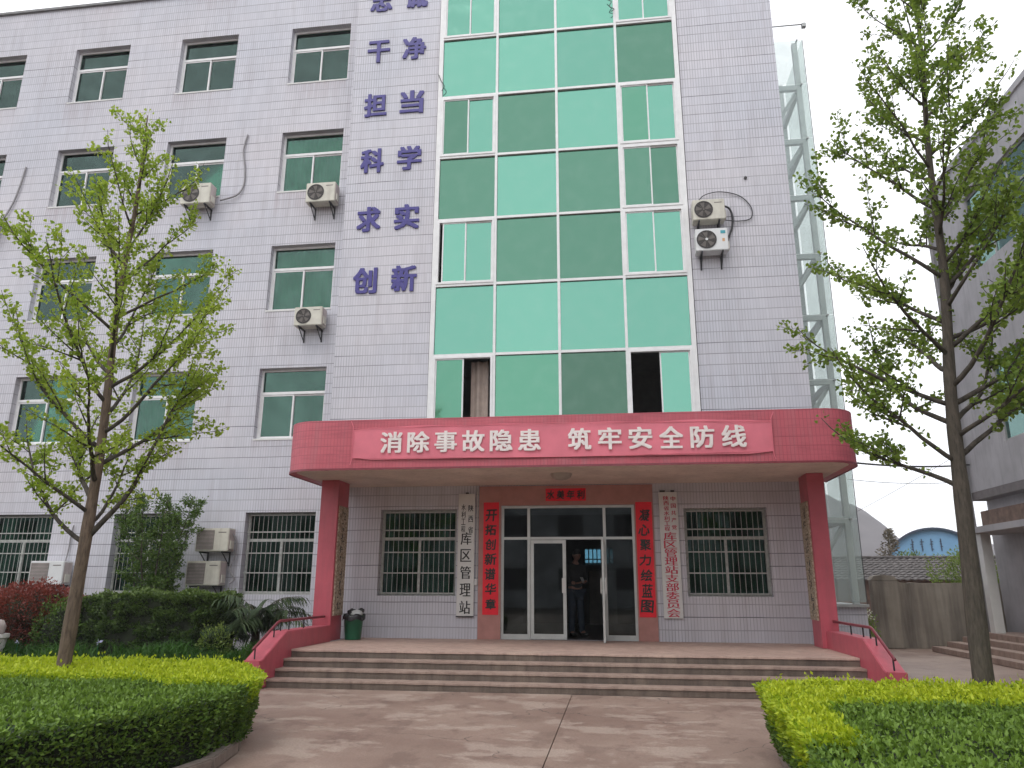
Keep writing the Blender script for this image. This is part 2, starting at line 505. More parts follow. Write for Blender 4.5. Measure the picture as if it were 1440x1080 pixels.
# ------------------------------------------------------------------ helpers
class MB:
    def __init__(self):
        self.v, self.f = [], []

    def add(self, vs, fs):
        o = len(self.v)
        self.v += [tuple(p) for p in vs]
        self.f += [tuple(i + o for i in f) for f in fs]
        return self

    def box(self, x0, x1, y0, y1, z0, z1):
        vs = [(x, y, z) for z in (z0, z1) for y in (y0, y1) for x in (x0, x1)]
        return self.add(vs, [(0, 2, 3, 1), (4, 5, 7, 6), (0, 1, 5, 4), (2, 6, 7, 3), (0, 4, 6, 2), (1, 3, 7, 5)])

    def prism(self, pts, a0, a1, axis='z'):
        """polygon (list of 2D points) extruded between a0 and a1; axis z: (x,y), x: (y,z), y: (x,z)"""
        def P(p, a):
            return (p[0], p[1], a) if axis == 'z' else ((a, p[0], p[1]) if axis == 'x' else (p[0], a, p[1]))
        n = len(pts)
        vs = [P(p, a0) for p in pts] + [P(p, a1) for p in pts]
        fs = [tuple(range(n)), tuple(range(2 * n - 1, n - 1, -1))]
        fs += [(i, (i + 1) % n, n + (i + 1) % n, n + i) for i in range(n)]
        return self.add(vs, fs)

    def tube(self, pts, rad, seg=8, cap=True):
        pts = [Vector(p) for p in pts]
        rads = rad if hasattr(rad, '__len__') else [rad] * len(pts)
        rings = []
        prev = None
        for i, p in enumerate(pts):
            t = (pts[min(i + 1, len(pts) - 1)] - pts[max(i - 1, 0)])
            if t.length < 1e-9:
                t = Vector((0, 0, 1))
            t.normalize()
            ref = prev if prev is not None else (Vector((1, 0, 0)) if abs(t.x) < 0.8 else Vector((0, 1, 0)))
            a = ref - t * ref.dot(t)
            if a.length < 1e-6:
                a = t.orthogonal()
            a.normalize()
            prev = a
            b = t.cross(a)
            rings.append([p + (a * math.cos(k * 2 * math.pi / seg) + b * math.sin(k * 2 * math.pi / seg)) * rads[i] for k in range(seg)])
        vs = [q for r in rings for q in r]
        fs = []
        for i in range(len(rings) - 1):
            for k in range(seg):
                fs.append((i * seg + k, i * seg + (k + 1) % seg, (i + 1) * seg + (k + 1) % seg, (i + 1) * seg + k))
        if cap:
            fs.append(tuple(range(seg - 1, -1, -1)))
            fs.append(tuple(range((len(rings) - 1) * seg, len(rings) * seg)))
        return self.add(vs, fs)

    def lathe(self, prof, cx, cy_, seg=24):
        vs = [(cx + r * math.cos(k * 2 * math.pi / seg), cy_ + r * math.sin(k * 2 * math.pi / seg), z) for r, z in prof for k in range(seg)]
        fs = []
        for i in range(len(prof) - 1):
            for k in range(seg):
                fs.append((i * seg + k, i * seg + (k + 1) % seg, (i + 1) * seg + (k + 1) % seg, (i + 1) * seg + k))
        return self.add(vs, fs)

    def mesh(self, name, mats, smooth=False, bevel=0.0):
        me = bpy.data.meshes.new(name)
        me.from_pydata(self.v, [], self.f)
        for m in (mats if isinstance(mats, (list, tuple)) else [mats]):
            me.materials.append(MATS[m])
        bm = bmesh.new()
        bm.from_mesh(me)
        bmesh.ops.recalc_face_normals(bm, faces=bm.faces)
        if bevel:
            bmesh.ops.bevel(bm, geom=[e for e in bm.edges if len(e.link_faces) == 2 and e.calc_face_angle(0) > 0.6], offset=bevel, segments=2, affect='EDGES', clamp_overlap=True)
        bm.to_mesh(me)
        bm.free()
        if smooth:
            me.polygons.foreach_set('use_smooth', [True] * len(me.polygons))
        me.update()
        return me

    def build(self, name, mats, parent=None, smooth=False, bevel=0.0, loc=(0, 0, 0)):
        return link(name, self.mesh(name, mats, smooth, bevel), parent, loc)

def link(name, me, parent=None, loc=(0, 0, 0), rot=(0, 0, 0)):
    o = bpy.data.objects.new(name, me)
    COL.objects.link(o)
    o.location = loc
    o.rotation_euler = rot
    if parent is not None:
        o.parent = parent
    return o

def tag(o, label=None, cat=None, group=None, kind=None):
    if label:
        o['label'] = label
    if cat:
        o['category'] = cat
    if group:
        o['group'] = group
    if kind:
        o['kind'] = kind
    return o

def thing(name, label, cat, loc=(0, 0, 0), rz=0.0, group=None):
    o = bpy.data.objects.new(name, None)
    o.empty_display_size = 0.2
    COL.objects.link(o)
    o.location = loc
    o.rotation_euler = (0, 0, rz)
    return tag(o, label, cat, group)

def copy_tree(o, parent=None):
    c = o.copy()
    COL.objects.link(c)
    c.parent = parent
    for ch in list(o.children):
        copy_tree(ch, c)
    return c

def leaf_mesh(name, V, tint, mat):
    """V: (n,k,3) polygons, tint: (n,)"""
    n, k = V.shape[:2]
    me = bpy.data.meshes.new(name)
    me.vertices.add(n * k)
    me.vertices.foreach_set('co', V.reshape(-1).astype(np.float32))
    me.loops.add(n * k)
    me.loops.foreach_set('vertex_index', np.arange(n * k, dtype=np.int32))
    me.polygons.add(n)
    me.polygons.foreach_set('loop_start', np.arange(0, n * k, k, dtype=np.int32))
    me.polygons.foreach_set('loop_total', np.full(n, k, dtype=np.int32))
    at = me.attributes.new('tint', 'FLOAT', 'FACE')
    at.data.foreach_set('value', np.clip(tint, 0, 1).astype(np.float32))
    me.materials.append(MATS[mat])
    me.update(calc_edges=True)
    return me

def unit(a):
    return a / np.maximum(np.linalg.norm(a, axis=-1, keepdims=True), 1e-9)

def leaves_at(P, D, size, width=0.5, shape='leaf', jitter=0.6):
    """leaf polygons at P growing along D (n,3); size scalar or (n,)"""
    n = len(P)
    D = unit(D + RNG.normal(0, jitter, (n, 3)))
    R = unit(np.cross(D, unit(RNG.normal(0, 1, (n, 3)))))
    L = (np.asarray(size) * RNG.uniform(0.7, 1.25, n))[:, None]
    W = L * width
    if shape == 'fan':
        pts = [P, P + D * L * 0.75 + R * W, P + D * L * 1.02 + R * W * 0.35, P + D * L * 1.02 - R * W * 0.35, P + D * L * 0.75 - R * W]
    else:
        pts = [P, P + D * L * 0.45 + R * W * 0.5, P + D * L, P + D * L * 0.45 - R * W * 0.5]
    return np.stack(pts, 1)

TEXT_CACHE = {}
def text_mesh(body, size, depth=0.006, bold=0.0):
    key = (body, size, depth, bold)
    if key in TEXT_CACHE:
        return TEXT_CACHE[key]
    cu = bpy.data.curves.new('text', 'FONT')
    cu.body = body
    cu.size = size
    cu.extrude = depth / 2
    cu.offset = bold
    cu.align_x = 'CENTER'
    cu.align_y = 'CENTER'
    cu.resolution_u = 2
    ob = bpy.data.objects.new('text', cu)
    COL.objects.link(ob)
    dg = bpy.context.evaluated_depsgraph_get()
    me = bpy.data.meshes.new_from_object(ob.evaluated_get(dg))
    bpy.data.objects.remove(ob)
    co = np.empty(len(me.vertices) * 3, np.float32)
    me.vertices.foreach_get('co', co)
    co = co.reshape(-1, 3)
    if len(co):
        c = (co.max(0) + co.min(0)) / 2
        TEXT_CACHE[key] = (me, co - np.array([c[0], c[1], 0]), (co.max(0) - co.min(0))[:2])
    else:
        TEXT_CACHE[key] = (me, co, (1, 1))
    return TEXT_CACHE[key]

def glyph(name, ch, cx, y, cz, w, h, mat, parent=None, depth=0.006, bold=0.0, style='plain', tilt=0.0, shear=0.0):
    """one character standing on a wall that faces -Y, fitted in w x h at (cx, y, cz)"""
    me0, co, ext = text_mesh(ch, 1.0, depth, 0.0)
    co = co.copy()
    sx, sz = w / max(ext[0], 1e-3), h / max(ext[1], 1e-3)
    if ch in '一1':
        sz = sx
    x, z = co[:, 0] * sx, co[:, 1] * sz
    x = x + shear * z
    if tilt:
        x, z = x * math.cos(tilt) - z * math.sin(tilt), x * math.sin(tilt) + z * math.cos(tilt)
    me = me0.copy()
    me.name = name
    V = np.stack([x, -co[:, 2], z], 1).astype(np.float32)
    if style == 'song':                      # thick uprights, thin bars: the glyph laid over itself, a little aside
        offs = [(0, 0), (w * 0.045, 0)]
    else:
        q = bold * w
        offs = [(-q, -q * .6), (q, -q * .6), (q, q * .6), (-q, q * .6), (0, 0)] if bold > 0 else [(0, 0)]
    if style == 'song' and bold > 0:
        q = bold * w
        offs = [(-q, -q), (q, -q * .3), (q * .3, q), (-q * .6, q * .4)]
    bm = bmesh.new()
    for k_, (ox_, oz_) in enumerate(offs):
        me.vertices.foreach_set('co', (V + np.array([ox_, -0.0007 * k_, oz_], np.float32)).reshape(-1))
        bm.from_mesh(me)
    bm.to_mesh(me)
    bm.free()
    me.materials.clear()
    me.materials.append(MATS[mat])
    me.update()
    return link(name, me, parent, (cx, y, cz))

def wall_sheet(mb, x0, x1, z0, z1, y0, y1, holes):
    """wall facing -Y between y0 (front) and y1 (back) with rectangular holes, clean topology"""
    xs = sorted({x0, x1, *[h[0] for h in holes], *[h[1] for h in holes]})
    zs = sorted({z0, z1, *[h[2] for h in holes], *[h[3] for h in holes]})
    xs = [x for x in xs if x0 <= x <= x1]
    zs = [z for z in zs if z0 <= z <= z1]
    def inh(x, z):
        return any(h[0] < x < h[1] and h[2] < z < h[3] for h in holes)
    for i in range(len(xs) - 1):
        for j in range(len(zs) - 1):
            a, b, c, d = xs[i], xs[i + 1], zs[j], zs[j + 1]
            if inh((a + b) / 2, (c + d) / 2):
                continue
            for y in (y0, y1):
                mb.add([(a, y, c), (b, y, c), (b, y, d), (a, y, d)], [(0, 1, 2, 3)])
    for h in list(holes) + [(x0, x1, z0, z1)]:
        a, b, c, d = h
        mb.add([(a, y0, c), (a, y1, c), (a, y1, d), (a, y0, d)], [(0, 1, 2, 3)])
        mb.add([(b, y0, c), (b, y1, c), (b, y1, d), (b, y0, d)], [(0, 1, 2, 3)])
        mb.add([(a, y0, c), (b, y0, c), (b, y1, c), (a, y1, c)], [(0, 1, 2, 3)])
        mb.add([(a, y0, d), (b, y0, d), (b, y1, d), (a, y1, d)], [(0, 1, 2, 3)])

# ------------------------------------------------------------------ the ground
g = MB()
g.add([(-900, -300, -0.02), (900, -300, -0.02), (900, 1200, -0.02), (-900, 1200, -0.02)], [(0, 1, 2, 3)])
tag(g.build('ground', 'soil'), kind='structure')
# concrete yard laid in slabs with open joints between them
slab_x = [-14, -9.5, -5.2, -0.66, 3.9, 8.4, 13, 18]
slab_y = [-12, -6, 0.4, 5.6, 11.0, 15.6, 20, 26]
yard = bpy.data.objects.new('yard', None)
COL.objects.link(yard)
tag(yard, kind='structure')
k = 0
for i in range(len(slab_x) - 1):
    for j in range(len(slab_y) - 1):
        a, b, c, d = slab_x[i] + 0.004, slab_x[i + 1] - 0.004, slab_y[j] + 0.003, slab_y[j + 1] - 0.003
        dz = random.uniform(-0.003, 0.003)
        s = MB().box(a, b, c, d, -0.015, 0.0 + dz)
        s.build('slab', 'yard_concrete', yard)

# ------------------------------------------------------------------ entrance steps and porch
steps = bpy.data.objects.new('entrance_steps', None)
COL.objects.link(steps)
tag(steps, kind='structure')
SX0, SX1 = -5.22, 3.5
yf = [12.14, 11.86, 11.58, 11.30]
zt = [0.48, 0.36, 0.24, 0.12]
for i in range(4):
    # riser block, worn by small irregularities of the nosing
    y0 = yf[i]
    y1 = 15.0 if i == 0 else yf[i - 1] + 0.0
    mb = MB()
    nseg = 60
    fr = []
    for q in range(nseg + 1):
        x = SX0 + (SX1 - SX0) * q / nseg
        fr.append((x, y0 + random.uniform(-0.004, 0.004), zt[i] + random.uniform(-0.004, 0.002)))
    vs, fs = [], []
    for q in range(nseg + 1):
        x, y, z = fr[q]
        vs += [(x, y0 + 0.012, 0.002), (x, y + 0.010, z - 0.035), (x, y - 0.004, z - 0.030), (x, y - 0.002, z - 0.004), (x, y + 0.012, z), (x, y1, zt[i])]
    for q in range(nseg):
        a, b = q * 6, (q + 1) * 6
        for r in range(5):
            fs.append((a + r, b + r, b + r + 1, a + r + 1))
    mb.add(vs, fs)
    me = mb.mesh('step', ['step_riser', 'porch_floor' if i == 0 else 'step_tread'])
    for p in me.polygons:
        p.material_index = 1 if abs(p.normal.z) > 0.6 or p.center.z > zt[i] - 0.031 else 0
    link('step', me, steps)

# ------------------------------------------------------------------ the office building
B = thing('office_building', 'pale lilac tiled office block with green glass front and red entrance canopy', 'building', (-1, 15, 0))
BO = Vector((-1, 15, 0))
# children are placed in world numbers below, so the empty is moved back to the origin in its children
def bpart(mb, name, mats, **kw):
    o = mb.build(name, mats, B, **kw)
    o.location = Vector(kw.get('loc', (0, 0, 0))) - BO
    return o

WC = [-7.95 - 3.09 * i for i in range(6)]           # left edges of the window columns
ROWZ = [(1.28, 3.0), (4.62, 6.27), (7.68, 9.34), (10.78, 12.44), (13.87, 15.55)]
WW = 1.6
wing_holes = [(x, x + WW, z0, z1) for x in WC for z0, z1 in ROWZ]
mb = MB()
wall_sheet(mb, -26.5, -5.98, 0.0, 16.93, 15.5, 15.74, wing_holes)
mb.box(-26.5, -26.26, 15.741, 27, 0, 16.93)
mb.box(-26.259, -5.98, 26.76, 27, 0, 16.93)
bpart(mb, 'wing_wall', 'facade_tile')
mb = MB()
mb.box(-26.56, -5.981, 15.44, 15.80, 16.932, 17.0)
mb.box(-26.24, -5.99, 15.75, 26.74, 16.5, 16.6)
bpart(mb, 'wing_roof', 'roof_grey')
# centre block
CX0, CX1 = -5.98, 3.95
CZ = 19.0
c_holes = [(-3.86, 1.82, 4.5, 17.7), (-4.75, -3.15, 1.28, 2.98), (1.35, 2.92, 1.30, 2.96), (-2.24, 0.40, 0.48, 3.04)]
mb = MB()
wall_sheet(mb, CX0, CX1, 0.0, CZ, 15.0, 15.24, c_holes)
mb.box(CX1 - 0.24, CX1, 15.241, 27, 0, CZ)
mb.box(CX0, CX0 + 0.24, 15.241, 27, 0, CZ)
# back wall leaves an opening for the rear hall window
wb2 = MB()
mb.box(CX0 + 0.241, CX1 - 0.241, 26.76, 27, 3.5, CZ)
bpart(mb, 'centre_wall', 'facade_tile')
mb = MB()
mb.box(CX0 + 0.25, CX1 - 0.25, 15.25, 26.75, CZ - 0.4, CZ - 0.3)
mb.box(CX0 - 0.05, CX1 + 0.05, 14.95, 15.3, CZ + 0.002, CZ + 0.08)
bpart(mb, 'centre_roof', 'roof_grey')
# floors and partitions inside
mb = MB()
for z in (3.6, 6.9, 10.0, 13.1, 16.2):
    mb.box(-26.2, -6.0, 15.76, 19.4, z, z + 0.15)
for x in [-23.6, -20.4, -17.4, -14.3, -11.2, -8.3]:
    mb.box(x - 0.95 + 0.9, x + 0.07, 15.76, 19.39, 0.01, 16.4)
mb.box(-26.2, -6.0, 19.41, 19.55, 0.0, 16.4)
bpart(mb, 'inner_wall', 'interior_wall')
mb = MB()
for z in (3.5, 6.9, 10.1, 13.3, 16.5):
    mb.box(CX0 + 0.25, CX1 - 0.25, 15.3, 19.0, z, z + 0.14)
mb.box(CX0 + 0.25, CX1 - 0.25, 19.01, 19.15, 3.66, 18.0)
mb.box(-5.7, -2.75, 17.9, 18.0, 0.48, 3.49)
mb.box(0.95, 3.7, 17.9, 18.0, 0.48, 3.49)
bpart(mb, 'upper_floor', 'interior_wall')
# hall behind the door
HY = 22.0
BWV = (-0.86, -0.04, 2.09, 2.53)
mb = MB()
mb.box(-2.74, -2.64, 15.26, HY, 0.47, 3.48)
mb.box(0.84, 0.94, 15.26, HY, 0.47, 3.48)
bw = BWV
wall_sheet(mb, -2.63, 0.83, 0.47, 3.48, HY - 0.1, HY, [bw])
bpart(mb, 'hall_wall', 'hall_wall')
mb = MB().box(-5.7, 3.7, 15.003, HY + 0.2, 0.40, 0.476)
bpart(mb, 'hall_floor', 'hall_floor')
# rear window of the hall
mb = MB()
x0, x1, z0, z1 = bw
for a in np.linspace(x0, x1, 8):
    mb.box(a - 0.015, a + 0.015, HY - 0.09, HY - 0.05, z0, z1)
for a in (z0 + 0.02, z0 + 0.13, z1 - 0.02):
    mb.box(x0, x1, HY - 0.088, HY - 0.052, a - 0.015, a + 0.015)
rw = bpart(mb, 'rear_window', 'black_iron')
MB().box(x0, x1, HY - 0.04, HY - 0.03, z0, z1).build('pane', 'blue_glass', rw)
bpart(MB().box(-0.72, 0.02, HY - 0.7, HY - 0.3, 0.48, 1.9), 'hall_cabinet', 'cabinet')

# --- windows
def window_frame(w, h, tz, fw=0.05):
    m = MB()
    y0, y1 = 0.10, 0.17
    m.box(0, fw, y0, y1, 0, h)
    m.box(w - fw, w, y0, y1, 0, h)
    m.box(fw, w - fw, y0, y1, h - fw, h)
    m.box(fw, w - fw, y0, y1, 0, fw)
    m.box(fw, w - fw, y0 - 0.004, y1 + 0.004, tz - 0.03, tz + 0.03)
    return m

def curtain_mesh(x0, x1, z0, z1, y, mat, folds, name='curtain'):
    m = MB()
    n = max(6, int(folds * 6))
    vs, fs = [], []
    ph = random.uniform(0, 6)
    for i in range(n + 1):
        t = i / n
        x = x0 + (x1 - x0) * t
        yy = y + 0.035 * math.sin(t * folds * 2 * math.pi + ph) + 0.012 * math.sin(t * folds * 4.6)
        vs += [(x, yy, z0), (x, yy + 0.01, z1)]
    for i in range(n):
        fs.append((2 * i, 2 * i + 2, 2 * i + 3, 2 * i + 1))
    m.add(vs, fs)
    return m.mesh(name, mat, smooth=True)

H = 1.65
TZ = H * 0.66
frame_me = window_frame(WW, H, TZ).mesh('window', 'window_white')
top_pane = MB().box(0.05, WW - 0.05, 0.13, 0.138, TZ + 0.03, H - 0.05).mesh('pane', 'window_glass')
lo_l = MB().box(0.05, WW / 2, 0.118, 0.124, 0.05, TZ - 0.03).mesh('pane', 'window_glass')
lo_r = MB().box(WW / 2 - 0.02, WW - 0.05, 0.145, 0.151, 0.05, TZ - 0.03).mesh('pane', 'window_glass')
def sash_mesh(x0, x1, z0, z1, y0, y1, t=0.035):
    m = MB()
    m.box(x0, x0 + t, y0, y1, z0, z1)
    m.box(x1 - t, x1, y0, y1, z0, z1)
    m.box(x0 + t, x1 - t, y0 + .001, y1 - .001, z0, z0 + t)
    m.box(x0 + t, x1 - t, y0 + .001, y1 - .001, z1 - t, z1)
    return m.mesh('sash', 'window_white')
sash_l = sash_mesh(0.052, WW / 2 + 0.015, 0.052, TZ - 0.032, 0.108, 0.134)
sash_r = sash_mesh(WW / 2 - 0.015, WW - 0.052, 0.052, TZ - 0.032, 0.136, 0.162)
sill_me = MB().box(-0.0, WW + 0.0, -0.012, 0.10, -0.028, 0.012).mesh('sill', 'sign_white')
FULL = {(0, 3), (0, 2), (1, 3), (2, 3), (1, 1), (2, 2)}
curt_full = [curtain_mesh(0.04, WW - 0.04, 0.03, H - 0.03, 0.30, 'curtain_green', f) for f in (9, 12)]
curt_left = [curtain_mesh(0.03, 0.55, 0.03, H - 0.03, 0.30, 'curtain_green', 4), curtain_mesh(0.06, 0.34, 0.03, H - 0.03, 0.30, 'curtain_cloth', 3)]
curt_right = [curtain_mesh(WW - 0.55, WW - 0.03, 0.03, H - 0.03, 0.30, 'curtain_green', 4), curtain_mesh(WW - 0.62, WW - 0.4, 0.03, H - 0.03, 0.30, 'curtain_cloth', 2)]
for ci, x in enumerate(WC):
    for ri, (z0, z1) in enumerate(ROWZ):
        if ri == 0:
            continue
        w = link('window', frame_me, B, Vector((x, 15.5 + 0.05, z0)) - BO)
        w.scale = (1, 1, (z1 - z0) / H)
        for nme, me in (('pane', top_pane), ('pane', lo_l), ('pane', lo_r), ('sash', sash_l), ('sash', sash_r)):
            link(nme, me, w)
        link('sill', sill_me, w, (0, -0.05, 0))
        if (ci, ri) in FULL:
            link('curtain', curt_full[(ci + ri) % 2], w)
        elif (ci * 3 + ri) % 4 != 1:
            kk = (ci + ri) % 2
            link('curtain', curt_left[kk], w)
            link('curtain', curt_right[(kk + ri) % 2], w)

# ground floor windows with bars
def ground_window(x, y, w, z0, z1, sc_y=0.0, light=False):
    h = z1 - z0
    tz = h * 0.66
    f = window_frame(w, h, tz, 0.055)
    f.box(w / 2 - 0.025, w / 2 + 0.025, 0.10, 0.16, 0.055, tz - 0.03)
    wi = link('window', f.mesh('window', 'bar_metal'), B, Vector((x, y + 0.08, z0)) - BO)
    link('pane', MB().box(0.05, w - 0.05, 0.13, 0.136, tz + 0.03, h - 0.05).mesh('pane', 'ground_glass'), wi)
    link('pane', MB().box(0.05, w / 2, 0.12, 0.126, 0.05, tz - 0.03).mesh('pane', 'ground_glass'), wi)
    link('pane', MB().box(w / 2, w - 0.05, 0.14, 0.146, 0.05, tz - 0.03).mesh('pane', 'ground_glass'), wi)
    link('curtain', curtain_mesh(0.03, w * 0.50, 0.02, h - 0.02, 0.32, 'curtain_dim', 9), wi)
    link('curtain', curtain_mesh(w * 0.53, w - 0.03, 0.02, h - 0.02, 0.32, 'curtain_dim', 9), wi)
    n = 15
    vb = MB().tube([(0, 0, 0.0), (0, 0, h)], 0.0055, 6).mesh('bar', 'bar_metal')
    for q in range(n):
        link('bar', vb, wi, (w * (q + 0.5) / n, 0.035 + random.uniform(-.002, .002), 0), (0, random.uniform(-.004, .004), 0))
    hb = MB().box(0.0, w, 0.040, 0.050, -0.012, 0.012).mesh('bar', 'bar_metal')
    for q in (0.03, 0.26, 0.50, 0.76, 0.97):
        link('bar', hb, wi, (0, 0.004, h * q))
for x in WC[:5]:
    ground_window(x, 15.5, WW, 1.28, 3.0)
ground_window(-4.75, 15.0, 1.6, 1.28, 2.98)
ground_window(1.35, 15.0, 1.57, 1.30, 2.96)

# --- green curtain wall
CWX = [-3.79, -2.42, -1.02, 0.38, 1.75]
CWZ = [4.64, 6.25, 7.87, 9.46, 11.06, 12.67, 14.32, 15.95, 17.6]
mb = MB()
T = 0.028
Y0, Y1 = 14.955, 15.06
for i, x in enumerate(CWX):
    t = 0.05 if i in (0, 4) else T
    mb.box(x - t, x + t, Y0, Y1, 4.51, 17.69)
for i in range(4):
    for j, z in enumerate(CWZ):
        mb.box(CWX[i] + (0.05 if i == 0 else T), CWX[i + 1] - (0.05 if i == 3 else T), Y0 + 0.004, Y1 - 0.004, z - T, z + T)
cw = bpart(mb, 'curtain_wall', 'window_white')
mb = MB()
mb.box(-3.858, -3.842, 14.99, 15.1, 4.51, 17.69)
# what each bay holds, bottom row first: b/m/d/o = fixed glass, (a,b) = a pair of sliding lights
pattern = [
    [('m', 'open'), 'm', 'o', ('open2', 'b')],
    ['b', 'b', 'b', 'b'],
    [('b', 'b'), 'd', 'd', ('b', 'b')],
    ['d', 'b', 'd', ('d', 'd')],
    [('d', 'b'), 'd', 'b', ('m', 'b')],
    ['b', 'b', 'b', 'd'],
    [('b', 'b'), 'b', 'b', ('b', 'b')],
    ['b', 'd', 'b', 'b'],
]
GM = {'b': 'mirror_bright', 'm': 'mirror_mid', 'd': 'mirror_dark', 'o': 'mirror_olive'}
for j, row in enumerate(pattern):
    for i, cell in enumerate(row):
        x0, x1 = CWX[i] + T, CWX[i + 1] - T
        if i == 0: x0 = CWX[i] + 0.05
        if i == 3: x1 = CWX[i + 1] - 0.05
        z0, z1 = CWZ[j] + T, CWZ[j + 1] - T
        cx, cz = (x0 + x1) / 2, (z0 + z1) / 2
        if isinstance(cell, str):
            w, h = (x1 - x0) / 2, (z1 - z0) / 2
            p = MB().box(-w, w, -0.004, 0.004, -h, h).mesh('glass_panel', GM[cell])
            link('glass_panel', p, cw, (cx, 15.01, cz), (RAD(random.uniform(-.25, .25)), 0, RAD(random.uniform(-.25, .25))))
        else:
            xm = cx
            # outer frame of the sliding unit
            fr = MB()
            t = 0.045
            fr.box(x0, x0 + t, 14.94, 15.05, z0, z1)
            fr.box(x1 - t, x1, 14.94, 15.05, z0, z1)
            fr.box(x0 + t, x1 - t, 14.942, 15.048, z0, z0 + t)
            fr.box(x0 + t, x1 - t, 14.942, 15.048, z1 - t, z1)
            fr.build('sliding_frame', 'window_white', cw)
            for s, c in enumerate(cell):
                a, b = (x0 + t, xm + 0.012) if s == 0 else (xm - 0.012, x1 - t)
                yy = 14.965 if s == 0 else 14.995
                if c.startswith('open'):
                    continue
                if (j, i) in ((2, 0),) and s == 0:
                    a += 0.07
                if j == 0 and i == 0:
                    a, b = x0 + t, xm + 0.02
                sm = MB()
                q = 0.028
                sm.box(a, a + q, yy, yy + 0.025, z0 + t, z1 - t)
                sm.box(b - q, b, yy, yy + 0.025, z0 + t, z1 - t)
                sm.box(a + q, b - q, yy + .001, yy + 0.024, z0 + t, z0 + t + q)
                sm.box(a + q, b - q, yy + .001, yy + 0.024, z1 - t - q, z1 - t)
                sm.build('sash', 'window_white', cw)
                pw, phh = (b - a - 2 * q) / 2, (z1 - z0 - 2 * t - 2 * q) / 2
                p = MB().box(-pw, pw, -0.003, 0.003, -phh, phh).mesh('glass_panel', GM[c])
                link('glass_panel', p, cw, ((a + b) / 2, yy + 0.0125, cz), (RAD(random.uniform(-.4, .4)), 0, RAD(random.uniform(-.4, .4))))
# cloth seen through the opened light
link('curtain', curtain_mesh(-2.98, -2.60, 4.7, 6.2, 15.35, 'curtain_liner', 2), cw)

# --- door surround and door
mb = MB()
wall_sheet(mb, -2.69, 0.77, 0.481, 3.43, 14.975, 14.998, [(-2.24, 0.40, 0.4811, 3.04)])
bpart(mb, 'door_surround', 'pink_stucco')
mb = MB()
DX = [-2.24, -1.69, -0.19, 0.40]
y0, y1 = 15.03, 15.10
for i, x in enumerate(DX):
    a, b = (x, x + 0.05) if i == 0 else ((x - 0.05, x) if i == 3 else (x - 0.028, x + 0.028))
    mb.box(a, b, y0, y1, 0.482, 3.038)
for a, b in ((-2.19, -1.718), (-1.662, -0.218), (-0.162, 0.35)):
    mb.box(a, b, y0 + .003, y1 - .003, 2.988, 3.038)
    mb.box(a, b, y0 + .003, y1 - .003, 2.37, 2.42)
for a, b in ((-2.19, -1.718), (-0.162, 0.35)):
    mb.box(a, b, y0 + .003, y1 - .003, 0.482, 0.58)
door = bpart(mb, 'door_frame', 'aluminium')
for a, b, c, d in ((-2.19, -1.718, 2.42, 2.988), (-1.662, -0.218, 2.42, 2.988), (-0.162, 0.35, 2.42, 2.988), (-2.19, -1.718, 0.58, 2.37), (-0.162, 0.35, 0.58, 2.37)):
    MB().box(a, b, 15.06, 15.068, c, d).build('pane', 'door_glass', door)
def door_leaf(hx, hy, rz, flip):
    w, h = 0.70, 1.87
    m = MB()
    t = 0.065
    m.box(0, t, -0.02, 0.02, 0, h)
    m.box(w - t, w, -0.02, 0.02, 0, h)
    m.box(t, w - t, -0.019, 0.019, 0, 0.10)
    m.box(t, w - t, -0.019, 0.019, h - t, h)
    lf = m.build('door_leaf', 'aluminium', B)
    lf.location = Vector((hx, hy, 0.49)) - BO
    lf.rotation_euler = (0, 0, rz)
    MB().box(t, w - t, -0.004, 0.004, 0.10, h - t).build('pane', 'door_glass', lf)
    hd = MB()
    s = w - t / 2
    for yy in (-0.055, 0.035):
        hd.box(s - 0.05, s + 0.03, yy, yy + 0.02, 0.86, 1.14)
        hd.box(s - 0.02, s, min(yy + 0.02, 0.02), max(yy, -0.02) if yy < 0 else yy, 0.9, 0.93)
        hd.box(s - 0.02, s, min(yy + 0.02, 0.02), max(yy, -0.02) if yy < 0 else yy, 1.07, 1.1)
    hd.build('handle', 'sign_white', lf)
    return lf
door_leaf(-1.655, 15.05, 0.0, False)
door_leaf(-0.222, 15.05, RAD(-90.5), True)

# --- entrance canopy
def rounded_front(x0, x1, yb, yfr, r, n=10):
    pts = [(x0, yb)]
    for i in range(n + 1):
        a = math.pi + i * math.pi / 2 / n
        pts.append((x0 + r + r * math.cos(a), yfr + r + r * math.sin(a)))
    for i in range(n + 1):
        a = 1.5 * math.pi + i * math.pi / 2 / n
        pts.append((x1 - r + r * math.cos(a), yfr + r + r * math.sin(a)))
    pts.append((x1, yb))
    return pts
KX0, KX1, KY = -5.86, 4.04, 12.45
outer = rounded_front(KX0, KX1, 14.998, KY, 0.62)
inner = rounded_front(KX0 + 0.12, KX1 - 0.12, 14.998, KY + 0.12, 0.5)
mb = MB()
n = len(outer)
vs = [(x, y, z) for z in (3.43, 4.31) for x, y in outer] + [(x, y, z) for z in (3.445, 4.31) for x, y in inner]
fs = []
for i in range(n - 1):
    fs += [(i, i + 1, n + i + 1, n + i), (2 * n + i, 2 * n + i + 1, 3 * n + i + 1, 3 * n + i), (n + i, n + i + 1, 3 * n + i + 1, 3 * n + i), (i, i + 1, 2 * n + i + 1, 2 * n + i)]
mb.add(vs, fs)
bpart(mb, 'canopy_fascia', 'red_tile')
mb = MB().prism(inner, 3.45, 3.53)
bpart(mb, 'canopy_soffit', 'soffit_paint')
mb = MB().prism(rounded_front(KX0 + 0.13, KX1 - 0.13, 14.99, KY + 0.13, 0.5), 4.0, 4.1)
bpart(mb, 'canopy_roof', 'roof_grey')
